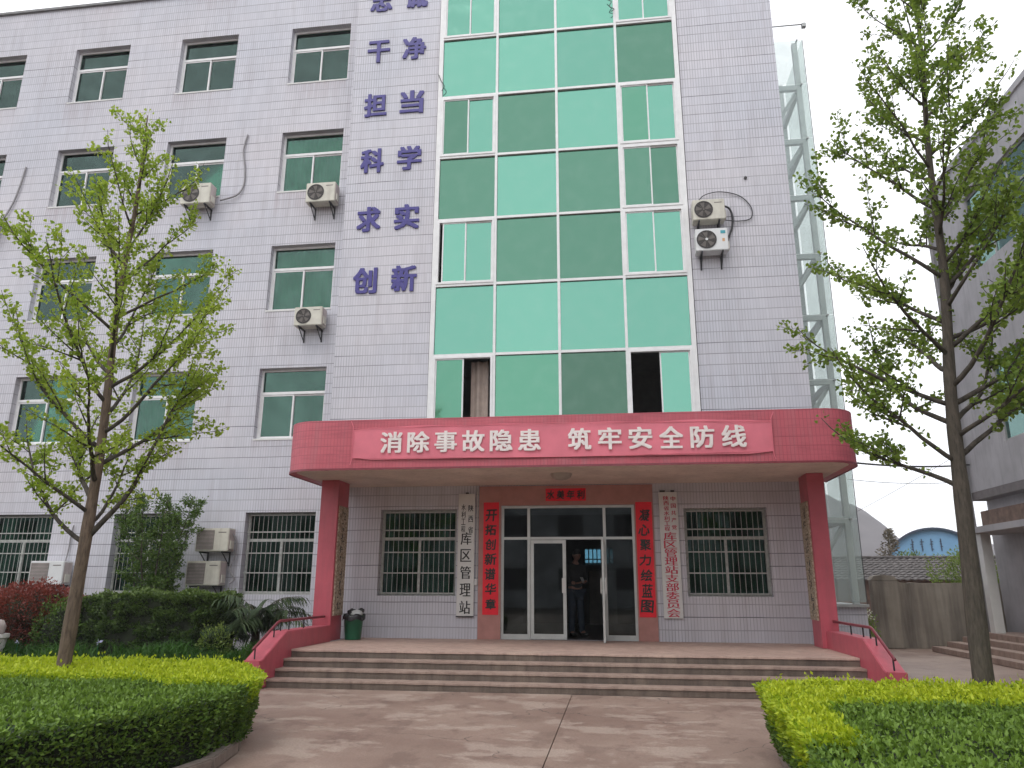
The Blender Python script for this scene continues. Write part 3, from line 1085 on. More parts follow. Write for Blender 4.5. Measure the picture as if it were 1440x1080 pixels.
mb = MB()
n = len(outer)
drip = rounded_front(KX0 - 0.012, KX1 + 0.012, 14.996, KY - 0.012, 0.63)
vs = [(x, y, z) for z in (3.415, 3.45) for x, y in drip]
mb.add(vs, [(i, i + 1, n + i + 1, n + i) for i in range(n - 1)])
bpart(mb, 'drip_edge', 'rail_paint')
# pillars with old name boards on their inner faces
for nm, x0, x1 in (('pillar', -5.60, -5.25), ('pillar', 3.43, 3.72)):
    mb = MB().box(x0, x1, 13.86, 14.45, 0.482, 3.448)
    p = bpart(mb, 'pillar', 'red_paint', bevel=0.006)
    xf = x1 if x0 < 0 else x0
    s = 1 if x0 < 0 else -1
    bd = MB().box(min(xf + s * 0.002, xf + s * 0.03), max(xf + s * 0.002, xf + s * 0.03), 13.92, 14.40, 0.93, 2.96)
    # raised worn characters down the board
    o = bd.build('name_board', 'old_board', p)
    tx = MB()
    for q in range(9):
        z = 2.78 - q * 0.21
        for _ in range(5):
            a, b = random.uniform(14.02, 14.2), random.uniform(0.02, 0.1)
            zz = z + random.uniform(-0.07, 0.07)
            if random.random() < 0.5:
                tx.box(min(xf + s * .031, xf + s * .036), max(xf + s * .031, xf + s * .036), a, a + b, zz - 0.008, zz + 0.008)
            else:
                tx.box(min(xf + s * .031, xf + s * .036), max(xf + s * .031, xf + s * .036), a + .03, a + .045, zz - b / 1.5, zz + b / 1.5)
    tx.build('worn_writing', 'ink_black', p)['kind'] = 'stuff'

# --- parapets with rails beside the steps
def parapet(xa, xb, yback, inner_s):
    prof = [(yback, 0.003), (yback, 0.765), (11.92, 0.765), (11.12, 0.40), (11.05, 0.40), (11.05, 0.003)]
    m = MB().prism(prof, xa, xb, 'x')
    p = bpart(m, 'parapet', 'red_paint', bevel=0.01)
    xr = (xa + xb) / 2
    r = MB()
    r.tube([(xr, yback - 0.02, 0.92), (xr, 11.95, 0.92), (xr, 11.86, 0.90), (xr, 11.12, 0.57), (xr, 11.08, 0.555)], 0.022, 8)
    r.build('handrail', 'rail_paint', p, smooth=True)
    for yy, zb, zt_ in ((12.9, 0.765, 0.91), (12.3, 0.765, 0.91), (11.98, 0.765, 0.91), (11.75, 0.68, 0.84), (11.15, 0.41, 0.58)):
        MB().tube([(xr, yy, zb - 0.03), (xr, yy, zt_)], 0.012, 6).build('baluster', 'black_iron', p)
    return p
parapet(-5.50, -5.225, 13.855, 1)
parapet(3.505, 3.77, 13.855, -1)

# --- raised purple characters on the wall
L = '忠干担科求创'
Rr = '诚净当学实新'
zc_ = [14.16 + 1.53, 14.16, 12.62, 11.10, 9.56, 8.09]
for i in range(6):
    zc = [15.66, 14.16, 12.64, 11.13, 9.61, 8.09][i]
    glyph('wall_character', L[i], -5.38 - BO.x, 14.984 - BO.y, zc, 0.52, 0.60, 'letter_purple', B, 0.03, 0.042)
    glyph('wall_character', Rr[i], -4.48 - BO.x, 14.984 - BO.y, zc + 0.01, 0.54, 0.60, 'letter_purple', B, 0.03, 0.042)
# small vent hole and drips on the right flank wall
bpart(MB().tube([(3.06, 14.97, 10.05), (3.06, 15.0, 10.05)], 0.035, 10), 'vent_hole', 'fan_dark')
bpart(MB().lathe([(0.0, 3.33), (0.10, 3.345), (0.17, 3.385), (0.19, 3.42), (0.2, 3.449)], -0.92, 13.5, 24), 'ceiling_lamp', 'lamp_glass', smooth=True)

# ------------------------------------------------------------------ signs on the wall
bn = thing('banner', 'long red cloth banner with white characters across the canopy front', 'banner', (-0.95, 12.42, 3.87))
nx, nz = 90, 10
X0, X1, Z0, Z1 = -3.555, 3.555, -0.29, 0.29
vs, fs = [], []
for j in range(nz + 1):
    for i in range(nx + 1):
        u, v = i / nx, j / nz
        y = 0.006 * math.sin(u * 40 + v * 3) * (0.3 + abs(v - 0.5)) + 0.008 * math.sin(u * 13 + 1)
        edge = max(0, 1 - min(u, 1 - u) / 0.05)
        z = Z0 + (Z1 - Z0) * v + edge * (0.5 - v) * 0.08 - 0.012 * math.sin(u * math.pi * 9) * (v if v > .5 else 0) + 0.04 * (0.5 - u) * 0
        vs.append((X0 + (X1 - X0) * u, y - 0.002, z))
for j in range(nz):
    for i in range(nx):
        a = j * (nx + 1) + i
        fs.append((a, a + 1, a + nx + 2, a + nx + 1))
MB().add(vs, fs).build('cloth', 'banner_red', bn, smooth=True)
btxt = '消除事故隐患 筑牢安全防线'
xs0, xs1 = -4.04 + 0.95 + 0.24, 2.15 + 0.95 - 0.22
pitch = 0.485
chars = []
xx = xs0
L1 = [xs0 + 0.484 * i for i in range(6)]
L2 = [-0.77 + 0.95 + 0.24 + 0.505 * i for i in range(6)]
for x, c in zip(L1 + L2, btxt.replace(' ', '')):
    glyph('character', c, x, -0.026, 0.005, 0.37, 0.36, 'letter_white', bn, 0.004, 0.032)
cord = MB()
for sx in (-1, 1):
    cord.tube([(sx * 3.555, -0.01, 0.29), (sx * 3.60, -0.012, 0.40)], 0.006, 5)
    cord.tube([(sx * 3.555, -0.01, -0.29), (sx * 3.58, -0.012, -0.38)], 0.006, 5)
    cord.tube([(sx * 3.555, -0.014, -0.29), (sx * 3.555, -0.014, 0.29)], 0.006, 5)
cord.tube([(-3.55, -0.014, 0.27), (0, -0.02, 0.292), (3.55, -0.014, 0.25)], 0.004, 5)
cord.tube([(-3.55, -0.014, -0.26), (0, -0.02, -0.292), (3.55, -0.014, -0.25)], 0.004, 5)
cord.build('cord', 'banner_red', bn)
bn.rotation_euler = (0, RAD(0.15), 0)

s1 = thing('sign_board', 'tall white name board with black characters left of the door', 'sign', (-2.94, 14.95, 2.09))
MB().box(-0.17, 0.17, -0.012, 0.018, -1.18, 1.19).build('board', 'sign_white', s1, bevel=0.004)
MB().box(-0.175, 0.175, -0.014, 0.02, -1.2, -1.182).build('edge_strip', 'black_iron', s1)
MB().box(-0.03, 0.03, -0.0, 0.045, 1.191, 1.22).build('hanger', 'black_iron', s1)
for i, c in enumerate('陕西省'):
    glyph('character', c, 0.085, -0.014, 0.90 - i * 0.215, 0.10, 0.13, 'ink_black', s1, 0.003, 0, 'song')
for i, c in enumerate('水利工程'):
    glyph('character', c, -0.065, -0.014, 0.92 - i * 0.145, 0.085, 0.125, 'ink_black', s1, 0.003, 0, 'song')
for i, c in enumerate('库区管理站'):
    glyph('character', c, -0.005, -0.014, 0.30 - i * 0.33, 0.21, 0.245, 'ink_black', s1, 0.003, 0.0, 'song')

s2 = thing('sign_board', 'tall white name board with red characters right of the door', 'sign', (1.06, 14.95, 2.08))
MB().box(-0.18, 0.18, -0.012, 0.018, -1.18, 1.19).build('board', 'sign_white', s2, bevel=0.004)
MB().box(-0.15, -0.05, -0.0, 0.045, 1.192, 1.225).build('hanger', 'black_iron', s2)
MB().box(0.06, 0.13, -0.0, 0.045, 1.192, 1.225).build('hanger', 'black_iron', s2)
for i, c in enumerate('中国共产党'):
    glyph('character', c, 0.095, -0.014, 1.06 - i * 0.138, 0.09, 0.085, 'ink_red', s2, 0.003, 0, 'song')
for i, c in enumerate('陕西省水利工程'):
    glyph('character', c, -0.04, -0.014, 1.07 - i * 0.098, 0.10, 0.085, 'ink_red', s2, 0.003, 0, 'song')
for i, c in enumerate('库区管理站支部委员会'):
    glyph('character', c, 0.0, -0.014, 0.34 - i * 0.158, 0.235, 0.15, 'ink_red', s2, 0.003, 0, 'song')

def couplet(label, cx, cz, w, h, text, vertical=True):
    t = thing('couplet_scroll', label, 'paper scroll', (cx, 14.968, cz), 0, 'red paper couplets round the door')
    nx_, nz_ = (6, 30) if vertical else (24, 6)
    vs, fs = [], []
    for j in range(nz_ + 1):
        for i in range(nx_ + 1):
            u, v = i / nx_, j / nz_
            vs.append(((u - 0.5) * w, -0.002 - 0.003 * abs(math.sin(v * 14 + u * 3)), (v - 0.5) * h))
    for j in range(nz_):
        for i in range(nx_):
            a = j * (nx_ + 1) + i
            fs.append((a, a + 1, a + nx_ + 2, a + nx_ + 1))
    MB().add(vs, fs).build('paper', 'couplet_red', t, smooth=True)
    m = len(text)
    for i, c in enumerate(text):
        tl, sh = random.uniform(-0.06, 0.06), random.uniform(0.02, 0.14)
        if vertical:
            z = h / 2 - 0.26 - i * (h - 0.46) / (m - 1)
            glyph('character', c, random.uniform(-.01, .01), -0.0085, z, w * random.uniform(0.6, 0.72), 0.225 * random.uniform(.85, 1.1), 'ink_black', t, 0.002, 0.03, 'song', tl, sh)
        else:
            glyph('character', c, -w / 2 + w * (i + 0.5) / m, -0.0085, 0, w / m * 0.72, h * 0.68, 'ink_black', t, 0.002, 0.035, 'song', tl, sh)
couplet('long red paper scroll with black brush characters left of the doorway', -2.44, 2.02, 0.315, 2.17, '开拓创新谱华章')
couplet('long red paper scroll with black brush characters right of the doorway', 0.585, 2.0, 0.315, 2.17, '凝心聚力绘蓝图')
couplet('short red paper strip with black characters centred above the doorway', -0.94, 3.245, 0.80, 0.25, '水美年利', False)

# ------------------------------------------------------------------ air conditioner units
def ac_unit(label, x, z, yfront, w=0.74, h=0.52, mat='ac_cream', fan='grille', rust=True, back=None):
    t = thing('air_conditioner', label, 'air conditioner', (x, yfront, z), 0, 'outdoor air conditioner units on the walls')
    d = 0.28
    body = MB().box(0, w, 0, d, 0, h)
    body.build('casing', mat, t, bevel=0.012)
    MB().box(w + 0.001, w + 0.006, 0.02, d - 0.02, 0.03, h - 0.03).build('side_panel', 'ac_side', t)
    cx, cz, r = w * 0.34, h * 0.5, h * 0.41
    if fan == 'square':
        gm = MB().box(0.03, w * 0.56, -0.012, -0.001, 0.04, h - 0.04)
        gr = gm.build('fan_grille', 'grille_grey', t)
        sl = MB().box(0.03, w * 0.56, -0.018, -0.0125, -0.004, 0.004).mesh('slat', 'ac_side')
        for q in range(14):
            link('slat', sl, gr, (0, 0, 0.06 + q * (h - 0.12) / 13))
    else:
        n_ = 28
        ring = MB()
        vs = []
        for rr, yy in ((r, -0.001), (r, -0.014), (r - 0.02, -0.014), (r - 0.02, -0.003)):
            vs += [(cx + rr * math.cos(a * 2 * math.pi / n_), yy, cz + rr * math.sin(a * 2 * math.pi / n_)) for a in range(n_)]
        fs = [(q * n_ + a, q * n_ + (a + 1) % n_, (q + 1) * n_ + (a + 1) % n_, (q + 1) * n_ + a) for q in range(3) for a in range(n_)]
        fs.append(tuple(3 * n_ + a for a in range(n_)))
        ring.add(vs, fs)
        fg = ring.build('fan_grille', 'fan_dark', t)
        bl = MB()
        for q in range(5):
            a = q * 2 * math.pi / 5
            p = [(cx + rr * math.cos(a + da), -0.006, cz + rr * math.sin(a + da)) for rr, da in ((0.04, 0), (r - 0.03, 0.15), (r - 0.03, 0.75), (0.04, 0.7))]
            bl.add(p, [(0, 1, 2, 3)])
        bl.build('fan_blades', 'grille_grey', fg)
        wr = MB()
        for rr in np.linspace(0.05, r - 0.03, 6):
            wr.tube([(cx + rr * math.cos(a * 2 * math.pi / 20), -0.017, cz + rr * math.sin(a * 2 * math.pi / 20)) for a in range(21)], 0.0022, 4)
        for q in range(8):
            a = q * math.pi / 4
            wr.tube([(cx, -0.017, cz), (cx + (r - .01) * math.cos(a), -0.017, cz + (r - .01) * math.sin(a))], 0.0022, 4)
        wr.build('guard_wire', 'grille_grey', fg)
        MB().tube([(cx, -0.024, cz), (cx, -0.012, cz)], 0.028 if fan == 'hub' else 0.018, 14).build('hub', 'ac_white' if fan == 'hub' else 'grille_grey', fg)
    gap = (back if back else 15.5) - yfront
    for s in (0.12, w - 0.12):
        br = MB()
        br.box(s - 0.015, s + 0.015, 0.0, gap, -0.035, -0.003)
        br.box(s - 0.0149, s + 0.0149, gap - 0.02, gap, -0.30, -0.0355)
        br.tube([(s, 0.03, -0.03), (s, gap - 0.01, -0.28)], 0.012, 5)
        br.build('bracket', 'black_iron', t)
    if fan == 'hub':
        MB().box(w * 0.78, w * 0.93, -0.004, -0.001, h * 0.74, h * 0.88).build('sticker', 'sticker_blue', t)
        MB().box(w * 0.82, w * 0.90, -0.004, -0.001, h * 0.38, h * 0.52).build('sticker', 'sticker_orange', t)
    else:
        MB().box(w * 0.68, w * 0.92, -0.003, -0.001, h * 0.80, h * 0.84).build('sticker', 'grille_grey', t)
    MB().box(w + 0.007, w + 0.03, 0.06, 0.2, 0.05, 0.22).build('valve_cover', 'ac_cream', t)
    return t
YA = 15.14
ac_unit('cream unit with round fan under a fourth-storey window, touching the left tree crown', -10.25, 10.42, YA, 0.76, 0.54)
ac_unit('cream unit with round fan beneath the fourth-storey window nearest the purple characters', -7.03, 10.25, YA, 0.72, 0.50, fan='round')
ac_unit('rust-stained cream unit below the third-storey window nearest the purple characters', -7.06, 7.15, YA, 0.66, 0.44)
ac_unit('white unit with square grille beside the thin vertical pipe, above the red bush', -12.62, 1.46, YA, 0.80, 0.50, 'ac_white', 'square')
ac_unit('lower of the two stacked units right of the small leafy tree', -8.98, 1.46, YA, 0.76, 0.50, 'ac_cream', 'square')
ac_unit('upper of the two stacked units, partly behind the small leafy tree', -8.84, 2.16, YA, 0.74, 0.48, 'ac_cream', 'square')
ac_unit('dirty cream unit at the left picture edge below a hanging cable', -16.05, 10.05, YA, 0.72, 0.50)
ac_unit('old cream unit with a bare fan, on the wall right of the green glass', 1.86, 8.95, 14.66, 0.66, 0.47, 'ac_cream', 'round', back=15.0)
ac_unit('newer white unit with dark fan and blue sticker, directly below the old one', 1.88, 8.24, 14.66, 0.66, 0.50, 'ac_white', 'hub', back=15.0)

def cable(label, pts, r, mat, name='cable', cat='cable', n=8):
    P = [Vector(p) for p in pts]
    out = []
    for i in range(len(P) - 1):
        p0, p1, p2, p3 = P[max(i - 1, 0)], P[i], P[i + 1], P[min(i + 2, len(P) - 1)]
        for k_ in range(n):
            t = k_ / n
            out.append(0.5 * ((2 * p1) + (-p0 + p2) * t + (2 * p0 - 5 * p1 + 4 * p2 - p3) * t * t + (-p0 + 3 * p1 - 3 * p2 + p3) * t ** 3))
    out.append(P[-1])
    o = MB().tube(out, r, 6).build(name, mat, None, smooth=True)
    return tag(o, label, cat)
cable('thin black cable looping wide beside the old unit on the right wall', [(1.98, 14.9, 9.45), (2.15, 14.93, 9.66), (2.5, 14.96, 9.74), (2.9, 14.97, 9.62), (3.12, 14.97, 9.34), (3.10, 14.97, 9.08), (2.85, 14.96, 9.02), (2.55, 14.9, 9.03)], 0.011, 'hose')
cable('thick black insulated pipe running from the old unit down to the newer unit', [(2.53, 14.85, 9.34), (2.66, 14.92, 9.30), (2.72, 14.95, 9.10), (2.68, 14.95, 8.85), (2.58, 14.94, 8.58), (2.55, 14.86, 8.35)], 0.022, 'hose')
cable('grey cable hanging beside the window left of the purple characters', [(-8.86, 15.47, 12.45), (-8.92, 15.46, 12.0), (-8.84, 15.47, 11.5), (-8.82, 15.47, 11.05), (-8.95, 15.44, 10.75), (-9.35, 15.4, 10.6)], 0.022, 'hose_grey')
cable('grey cable hanging on the wall near the left picture edge', [(-14.95, 15.47, 12.0), (-15.0, 15.46, 11.5), (-15.1, 15.46, 11.0), (-15.25, 15.45, 10.6), (-15.35, 15.4, 10.3)], 0.022, 'hose_grey')
cable('short thin pipe with a bracket on the wall above the white unit', [(-11.98, 15.46, 2.75), (-12.0, 15.46, 2.6), (-12.02, 15.46, 2.2), (-12.02, 15.42, 1.96)], 0.016, 'hose_grey', 'pipe', 'pipe')
cable('thin white conduit running up the wall beside the left name board', [(-2.725, 14.98, 1.62), (-2.725, 14.98, 2.6), (-2.725, 14.98, 3.42)], 0.011, 'pipe_white', 'conduit', 'conduit')
sw = thing('switch_box', 'small white switch box at the foot of the thin white conduit', 'switch box', (-2.735, 14.985, 1.55))
MB().box(-0.035, 0.035, -0.03, 0.01, -0.06, 0.06).build('box', 'pipe_white', sw, bevel=0.004)
cable('grey pipe elbow with fittings beside the two stacked units', [(-8.1, 15.3, 2.55), (-8.02, 15.36, 2.35), (-8.06, 15.4, 2.05), (-8.12, 15.35, 1.8), (-8.02, 15.4, 1.6), (-8.1, 15.35, 1.5)], 0.02, 'hose_grey')

cable('short loose dark wire dangling on the green glass near the top right panes', [(0.22, 14.93, 15.0), (0.32, 14.90, 14.9), (0.27, 14.91, 14.78), (0.38, 14.92, 14.7), (0.30, 14.9, 14.62)], 0.009, 'hose')
cable('short loose dark wire dangling at the left edge of the green glass', [(-3.83, 14.93, 13.3), (-3.76, 14.90, 13.1), (-3.68, 14.90, 12.95), (-3.74, 14.92, 12.84)], 0.009, 'hose')

# ------------------------------------------------------------------ rubbish bin on the porch
bi = thing('rubbish_bin', 'round dark green bin with a bag and rubbish on top beside the left pillar', 'bin', (-4.99, 14.40, 0.48))
MB().lathe([(0.0, 0.004), (0.148, 0.004), (0.152, 0.02), (0.185, 0.40), (0.20, 0.405), (0.205, 0.44), (0.190, 0.445), (0.178, 0.40), (0.14, 0.05), (0, 0.05)], 0, 0, 28).build('body', 'bin_green', bi, smooth=True)
m = MB()
vs, fs = [], []
for a in range(25):
    th = a * 2 * math.pi / 24
    for r_, z_ in ((0.212, 0.36), (0.214, 0.43), (0.205, 0.455), (0.17, 0.46)):
        q = 1 + 0.03 * math.sin(th * 7) + random.uniform(-.01, .01)
        vs.append((r_ * q * math.cos(th), r_ * q * math.sin(th), z_ + 0.02 * math.sin(th * 5)))
for a in range(24):
    for r_ in range(3):
        fs.append((a * 4 + r_, (a + 1) * 4 + r_, (a + 1) * 4 + r_ + 1, a * 4 + r_ + 1))
m.add(vs, fs).build('bin_liner', 'bag_black', bi, smooth=True)
def lump(cx, cy_, cz, rx, ry, rz, seed, n=10):
    rs = random.Random(seed)
    m = MB()
    vs, fs = [], []
    for i in range(n + 1):
        for j in range(n):
            th, ph = math.pi * i / n, 2 * math.pi * j / n
            q = 1 + rs.uniform(-.18, .18)
            vs.append((cx + rx * q * math.sin(th) * math.cos(ph), cy_ + ry * q * math.sin(th) * math.sin(ph), cz + rz * q * math.cos(th)))
    for i in range(n):
        for j in range(n):
            fs.append((i * n + j, i * n + (j + 1) % n, (i + 1) * n + (j + 1) % n, (i + 1) * n + j))
    return m.add(vs, fs)
lump(0.06, -0.02, 0.47, 0.11, 0.1, 0.07, 3).build('rubbish', 'bag_white', bi, smooth=True)
lump(-0.05, 0.05, 0.48, 0.1, 0.1, 0.08, 4).build('rubbish', 'bag_black', bi, smooth=True)
lump(0.1, 0.09, 0.52, 0.07, 0.05, 0.05, 5).build('rubbish', 'bag_black', bi, smooth=True)

# ------------------------------------------------------------------ person in the doorway
def skin_body(name, verts, edges, radii, mat, parent, root=0, sub=2):
    me = bpy.data.meshes.new(name)
    me.from_pydata(verts, edges, [])
    ob = bpy.data.objects.new(name, me)
    COL.objects.link(ob)
    md = ob.modifiers.new('skin', 'SKIN')
    sd = me.skin_vertices[0].data
    for i, r in enumerate(radii):
        sd[i].radius = r if isinstance(r, tuple) else (r, r)
        sd[i].use_root = (i == root)
    md.use_smooth_shade = True
    ss = ob.modifiers.new('sub', 'SUBSURF')
    ss.levels = ss.render_levels = sub
    dg = bpy.context.evaluated_depsgraph_get()
    m2 = bpy.data.meshes.new_from_object(ob.evaluated_get(dg))
    bpy.data.objects.remove(ob)
    m2.materials.clear()
    m2.materials.append(MATS[mat])
    m2.name = name
    return link(name, m2, parent)
pe = thing('person', 'person in black jacket and jeans in the open doorway looking at a phone', 'person', (-0.85, 16.35, 0.476), RAD(35))
# body (continuous), facing -Y in its own space, arms bent forward holding a phone, head bowed
bv = [(0, 0, 0.92), (0, 0.005, 1.08), (0, 0.0, 1.28), (0, 0.01, 1.40), (0, -0.01, 1.48), (0, -0.035, 1.56),
      (-0.17, 0.0, 1.37), (-0.235, -0.01, 1.10), (-0.13, -0.22, 1.06), (0.17, 0.0, 1.37), (0.235, -0.01, 1.10), (0.06, -0.24, 1.08),
      (-0.09, 0, 0.86), (-0.105, -0.02, 0.48), (-0.11, 0.01, 0.09), (0.09, 0, 0.86), (0.105, -0.03, 0.48), (0.125, -0.03, 0.09),
      (-0.115, -0.11, 0.045), (0.14, -0.15, 0.045)]
be = [(0, 1), (1, 2), (2, 3), (3, 4), (4, 5), (3, 6), (6, 7), (7, 8), (3, 9), (9, 10), (10, 11), (0, 12), (12, 13), (13, 14), (0, 15), (15, 16), (16, 17), (14, 18), (17, 19)]
brd = [(0.15, 0.11), (0.145, 0.105), (0.17, 0.12), (0.14, 0.10), (0.055, 0.055), (0.06, 0.06), 0.065, 0.05, 0.032, 0.065, 0.05, 0.032, 0.085, 0.06, 0.04, 0.085, 0.06, 0.04, 0.038, 0.038]
body = skin_body('body', bv, be, brd, 'skin', pe)
# clothing: jacket and trousers as slightly larger shells of the same build
jv = [bv[i] for i in (0, 1, 2, 3, 6, 7, 8, 9, 10, 11)]
je = [(0, 1), (1, 2), (2, 3), (3, 4), (4, 5), (5, 6), (3, 7), (7, 8), (8, 9)]
jv[3] = (0, 0.01, 1.43)
jv.append((0, -0.01, 1.50))
je.append((3, 10))
jv[6] = (-0.15, -0.17, 1.065)
jv[9] = (0.10, -0.19, 1.085)
jr = [(0.175, 0.135), (0.17, 0.13), (0.19, 0.145), (0.155, 0.12), 0.088, 0.066, 0.048, 0.088, 0.066, 0.048, 0.075]
skin_body('jacket', jv, je, jr, 'black_cloth', pe)
tv = [(0, 0, 0.90), bv[12], bv[13], (-0.11, 0.01, 0.055), bv[15], bv[16], (0.125, -0.03, 0.055)]
skin_body('trousers', tv, [(0, 1), (1, 2), (2, 3), (0, 4), (4, 5), (5, 6)], [(0.16, 0.125), 0.105, 0.078, 0.068, 0.105, 0.078, 0.068], 'jeans', pe)
for sgn, (ax, ay, tx_, ty) in ((-1, (-0.11, 0.03, -0.118, -0.17)), (1, (0.125, -0.01, 0.145, -0.21))):
    skin_body('shoe', [(ax, ay, 0.045), ((ax + tx_) / 2, (ay + ty) / 2, 0.045), (tx_, ty, 0.035)], [(0, 1), (1, 2)], [(0.045, 0.045), (0.05, 0.042), (0.045, 0.03)], 'shoe_black', pe)
# head: egg shaped with nose, brow, mouth, ears; tilted down
def head_mesh():
    m = MB()
    n1, n2 = 22, 28
    vs, fs = [], []
    for i in range(n1 + 1):
        th = math.pi * i / n1
        for j in range(n2):
            ph = 2 * math.pi * j / n2
            x = 0.078 * math.sin(th) * math.cos(ph)
            y = 0.098 * math.sin(th) * math.sin(ph)
            z = 0.118 * math.cos(th)
            if z < 0:
                x *= 1 - 0.28 * (-z / 0.118) ** 1.5
                y = y * (1 - 0.15 * (-z / 0.118)) - 0.012 * (-z / 0.118)
            if y < 0:
                fx = math.exp(-(x / 0.013) ** 2)
                y -= 0.024 * fx * math.exp(-((z + 0.022) / 0.022) ** 2)      # nose
                y -= 0.006 * math.exp(-((z - 0.024) / 0.010) ** 2)           # brow
                y += 0.008 * math.exp(-((z - 0.002) / 0.012) ** 2) * math.exp(-((abs(x) - 0.032) / 0.014) ** 2)  # eye sockets
                y -= 0.005 * math.exp(-((z + 0.062) / 0.008) ** 2) * math.exp(-(x / 0.024) ** 2)  # lips
            vs.append((x, y, z))
    for i in range(n1):
        for j in range(n2):
            fs.append((i * n2 + j, i * n2 + (j + 1) % n2, (i + 1) * n2 + (j + 1) % n2, (i + 1) * n2 + j))
    m.add(vs, fs)
    for s in (-1, 1):
        e = lump(s * 0.080, 0.012, -0.005, 0.010, 0.018, 0.032, 9, 8)
        m.add(e.v, e.f)
    return m
hd = head_mesh().build('head', 'skin', pe, smooth=True, loc=(0, -0.075, 1.635))
hd.rotation_euler = (RAD(24), 0, 0)
hm = MB()
vs, fs = [], []
n1, n2 = 10, 24
for i in range(n1 + 1):
    for j in range(n2):
        ph = 2 * math.pi * j / n2
        back = 0.5 + 0.5 * math.sin(ph)
        th = (math.pi * (0.33 + 0.32 * back)) * i / n1
        q = 1.09 + 0.02 * math.sin(j * 3.1 + i)
        vs.append((0.080 * q * math.sin(th) * math.cos(ph), 0.100 * q * math.sin(th) * math.sin(ph) + 0.004, 0.120 * q * math.cos(th)))
for i in range(n1):
    for j in range(n2):
        fs.append((i * n2 + j, i * n2 + (j + 1) % n2, (i + 1) * n2 + (j + 1) % n2, (i + 1) * n2 + j))
hm.add(vs, fs).build('hair', 'hair', hd, smooth=True)
MB().tube([(-0.031, -0.083, 0.002), (-0.031, -0.090, 0.002)], 0.008, 8).tube([(0.031, -0.083, 0.002), (0.031, -0.090, 0.002)], 0.008, 8).build('eyes', 'hair', hd)
# hands with five bent fingers each, round the phone
def hand(px, py, pz, s):
    h = thing('hand', None, None)
    bpy.data.objects.remove(h)
    palm_v = [(px, py, pz), (px - s * 0.02, py - 0.045, pz + 0.005), (px - s * 0.035, py - 0.08, pz + 0.01)]
    e = [(0, 1), (1, 2)]
    r = [(0.024, 0.018), (0.034, 0.017), (0.034, 0.014)]
    for k_, (dx, ln) in enumerate(((0.026, 0.9), (0.009, 1.0), (-0.008, 0.95), (-0.025, 0.75))):
        b = len(palm_v)
        bx, by, bz = px - s * 0.035 + dx, py - 0.085, pz + 0.008
        palm_v += [(bx, by - 0.02 * ln, bz + 0.004), (bx - s * 0.008, by - 0.04 * ln, bz + 0.012 * ln), (bx - s * 0.012, by - 0.045 * ln, bz + 0.034 * ln)]
        e += [(2, b), (b, b + 1), (b + 1, b + 2)]
        r += [0.0085, 0.008, 0.007]
    b = len(palm_v)
    palm_v += [(px - s * 0.055, py - 0.03, pz + 0.012), (px - s * 0.065, py - 0.055, pz + 0.026)]
    e += [(1, b), (b, b + 1)]
    r += [0.0105, 0.009]
    return palm_v, e, r
for s, p0 in ((-1, bv[8]), (1, bv[11])):
    v_, e_, r_ = hand(p0[0], p0[1] - 0.02, p0[2], s)
    skin_body('hand', v_, e_, r_, 'skin', pe)
ph = MB().box(-0.037, 0.037, -0.004, 0.004, -0.075, 0.075).build('mobile_phone', 'phone_body', None, bevel=0.004)
ph.location = (-0.685, 16.125, 1.605)
ph.rotation_euler = (RAD(-40), 0, RAD(35))
tag(ph, 'small pale mobile phone held by the person in the doorway', 'phone')

# ------------------------------------------------------------------ glass lift shaft on the right flank
ev = thing('lift_shaft', 'pale glass lift shaft with white steel bracing behind the right corner of the office', 'lift shaft', (4.6, 17.5, 0))
EX0, EX1, EY0, EY1 = 3.96 - 4.6, 5.16 - 4.6, -0.5, 1.5     # local
ZB = 1.14
lv = [ZB + 0.03] + [2.9 + 1.55 * i for i in range(9)]
MB().box(EX0, EX1, EY0 + 0.03, EY1, 0, ZB - 0.06).build('base_wall', 'facade_tile', ev)
MB().box(EX0, EX1 + 0.04, EY0 - 0.04, EY1 + 0.04, ZB - 0.058, ZB).build('ledge', 'dull_metal', ev)
top = lv[-1] - 0.25
for x in (EX0 + 0.06, EX1 - 0.16):
    for y in (EY0 + 0.16, EY1 - 0.14):
        MB().box(x - 0.06, x + 0.06, y - 0.06, y + 0.06, ZB, top).build('post', 'elevator_steel', ev)
for i, z in enumerate(lv[1:-1]):
    b_ = MB()
    b_.box(EX0 + 0.12, EX1 - 0.22, EY0 + 0.11, EY0 + 0.21, z - 0.08, z + 0.05)
    b_.box(EX0 + 0.12, EX1 - 0.22, EY1 - 0.19, EY1 - 0.09, z - 0.08, z + 0.05)
    b_.box(EX1 - 0.21, EX1 - 0.11, EY0 + 0.22, EY1 - 0.2, z - 0.08, z + 0.05)
    b_.build('beam', 'elevator_steel', ev)
    b_ = MB()
    b_.tube([(EX1 - 0.22, EY0 + 0.26, z - 0.1), (EX0 + 0.12, EY0 + 0.26, z - 1.46)], 0.05, 6)
    b_.build('brace', 'elevator_steel', ev)
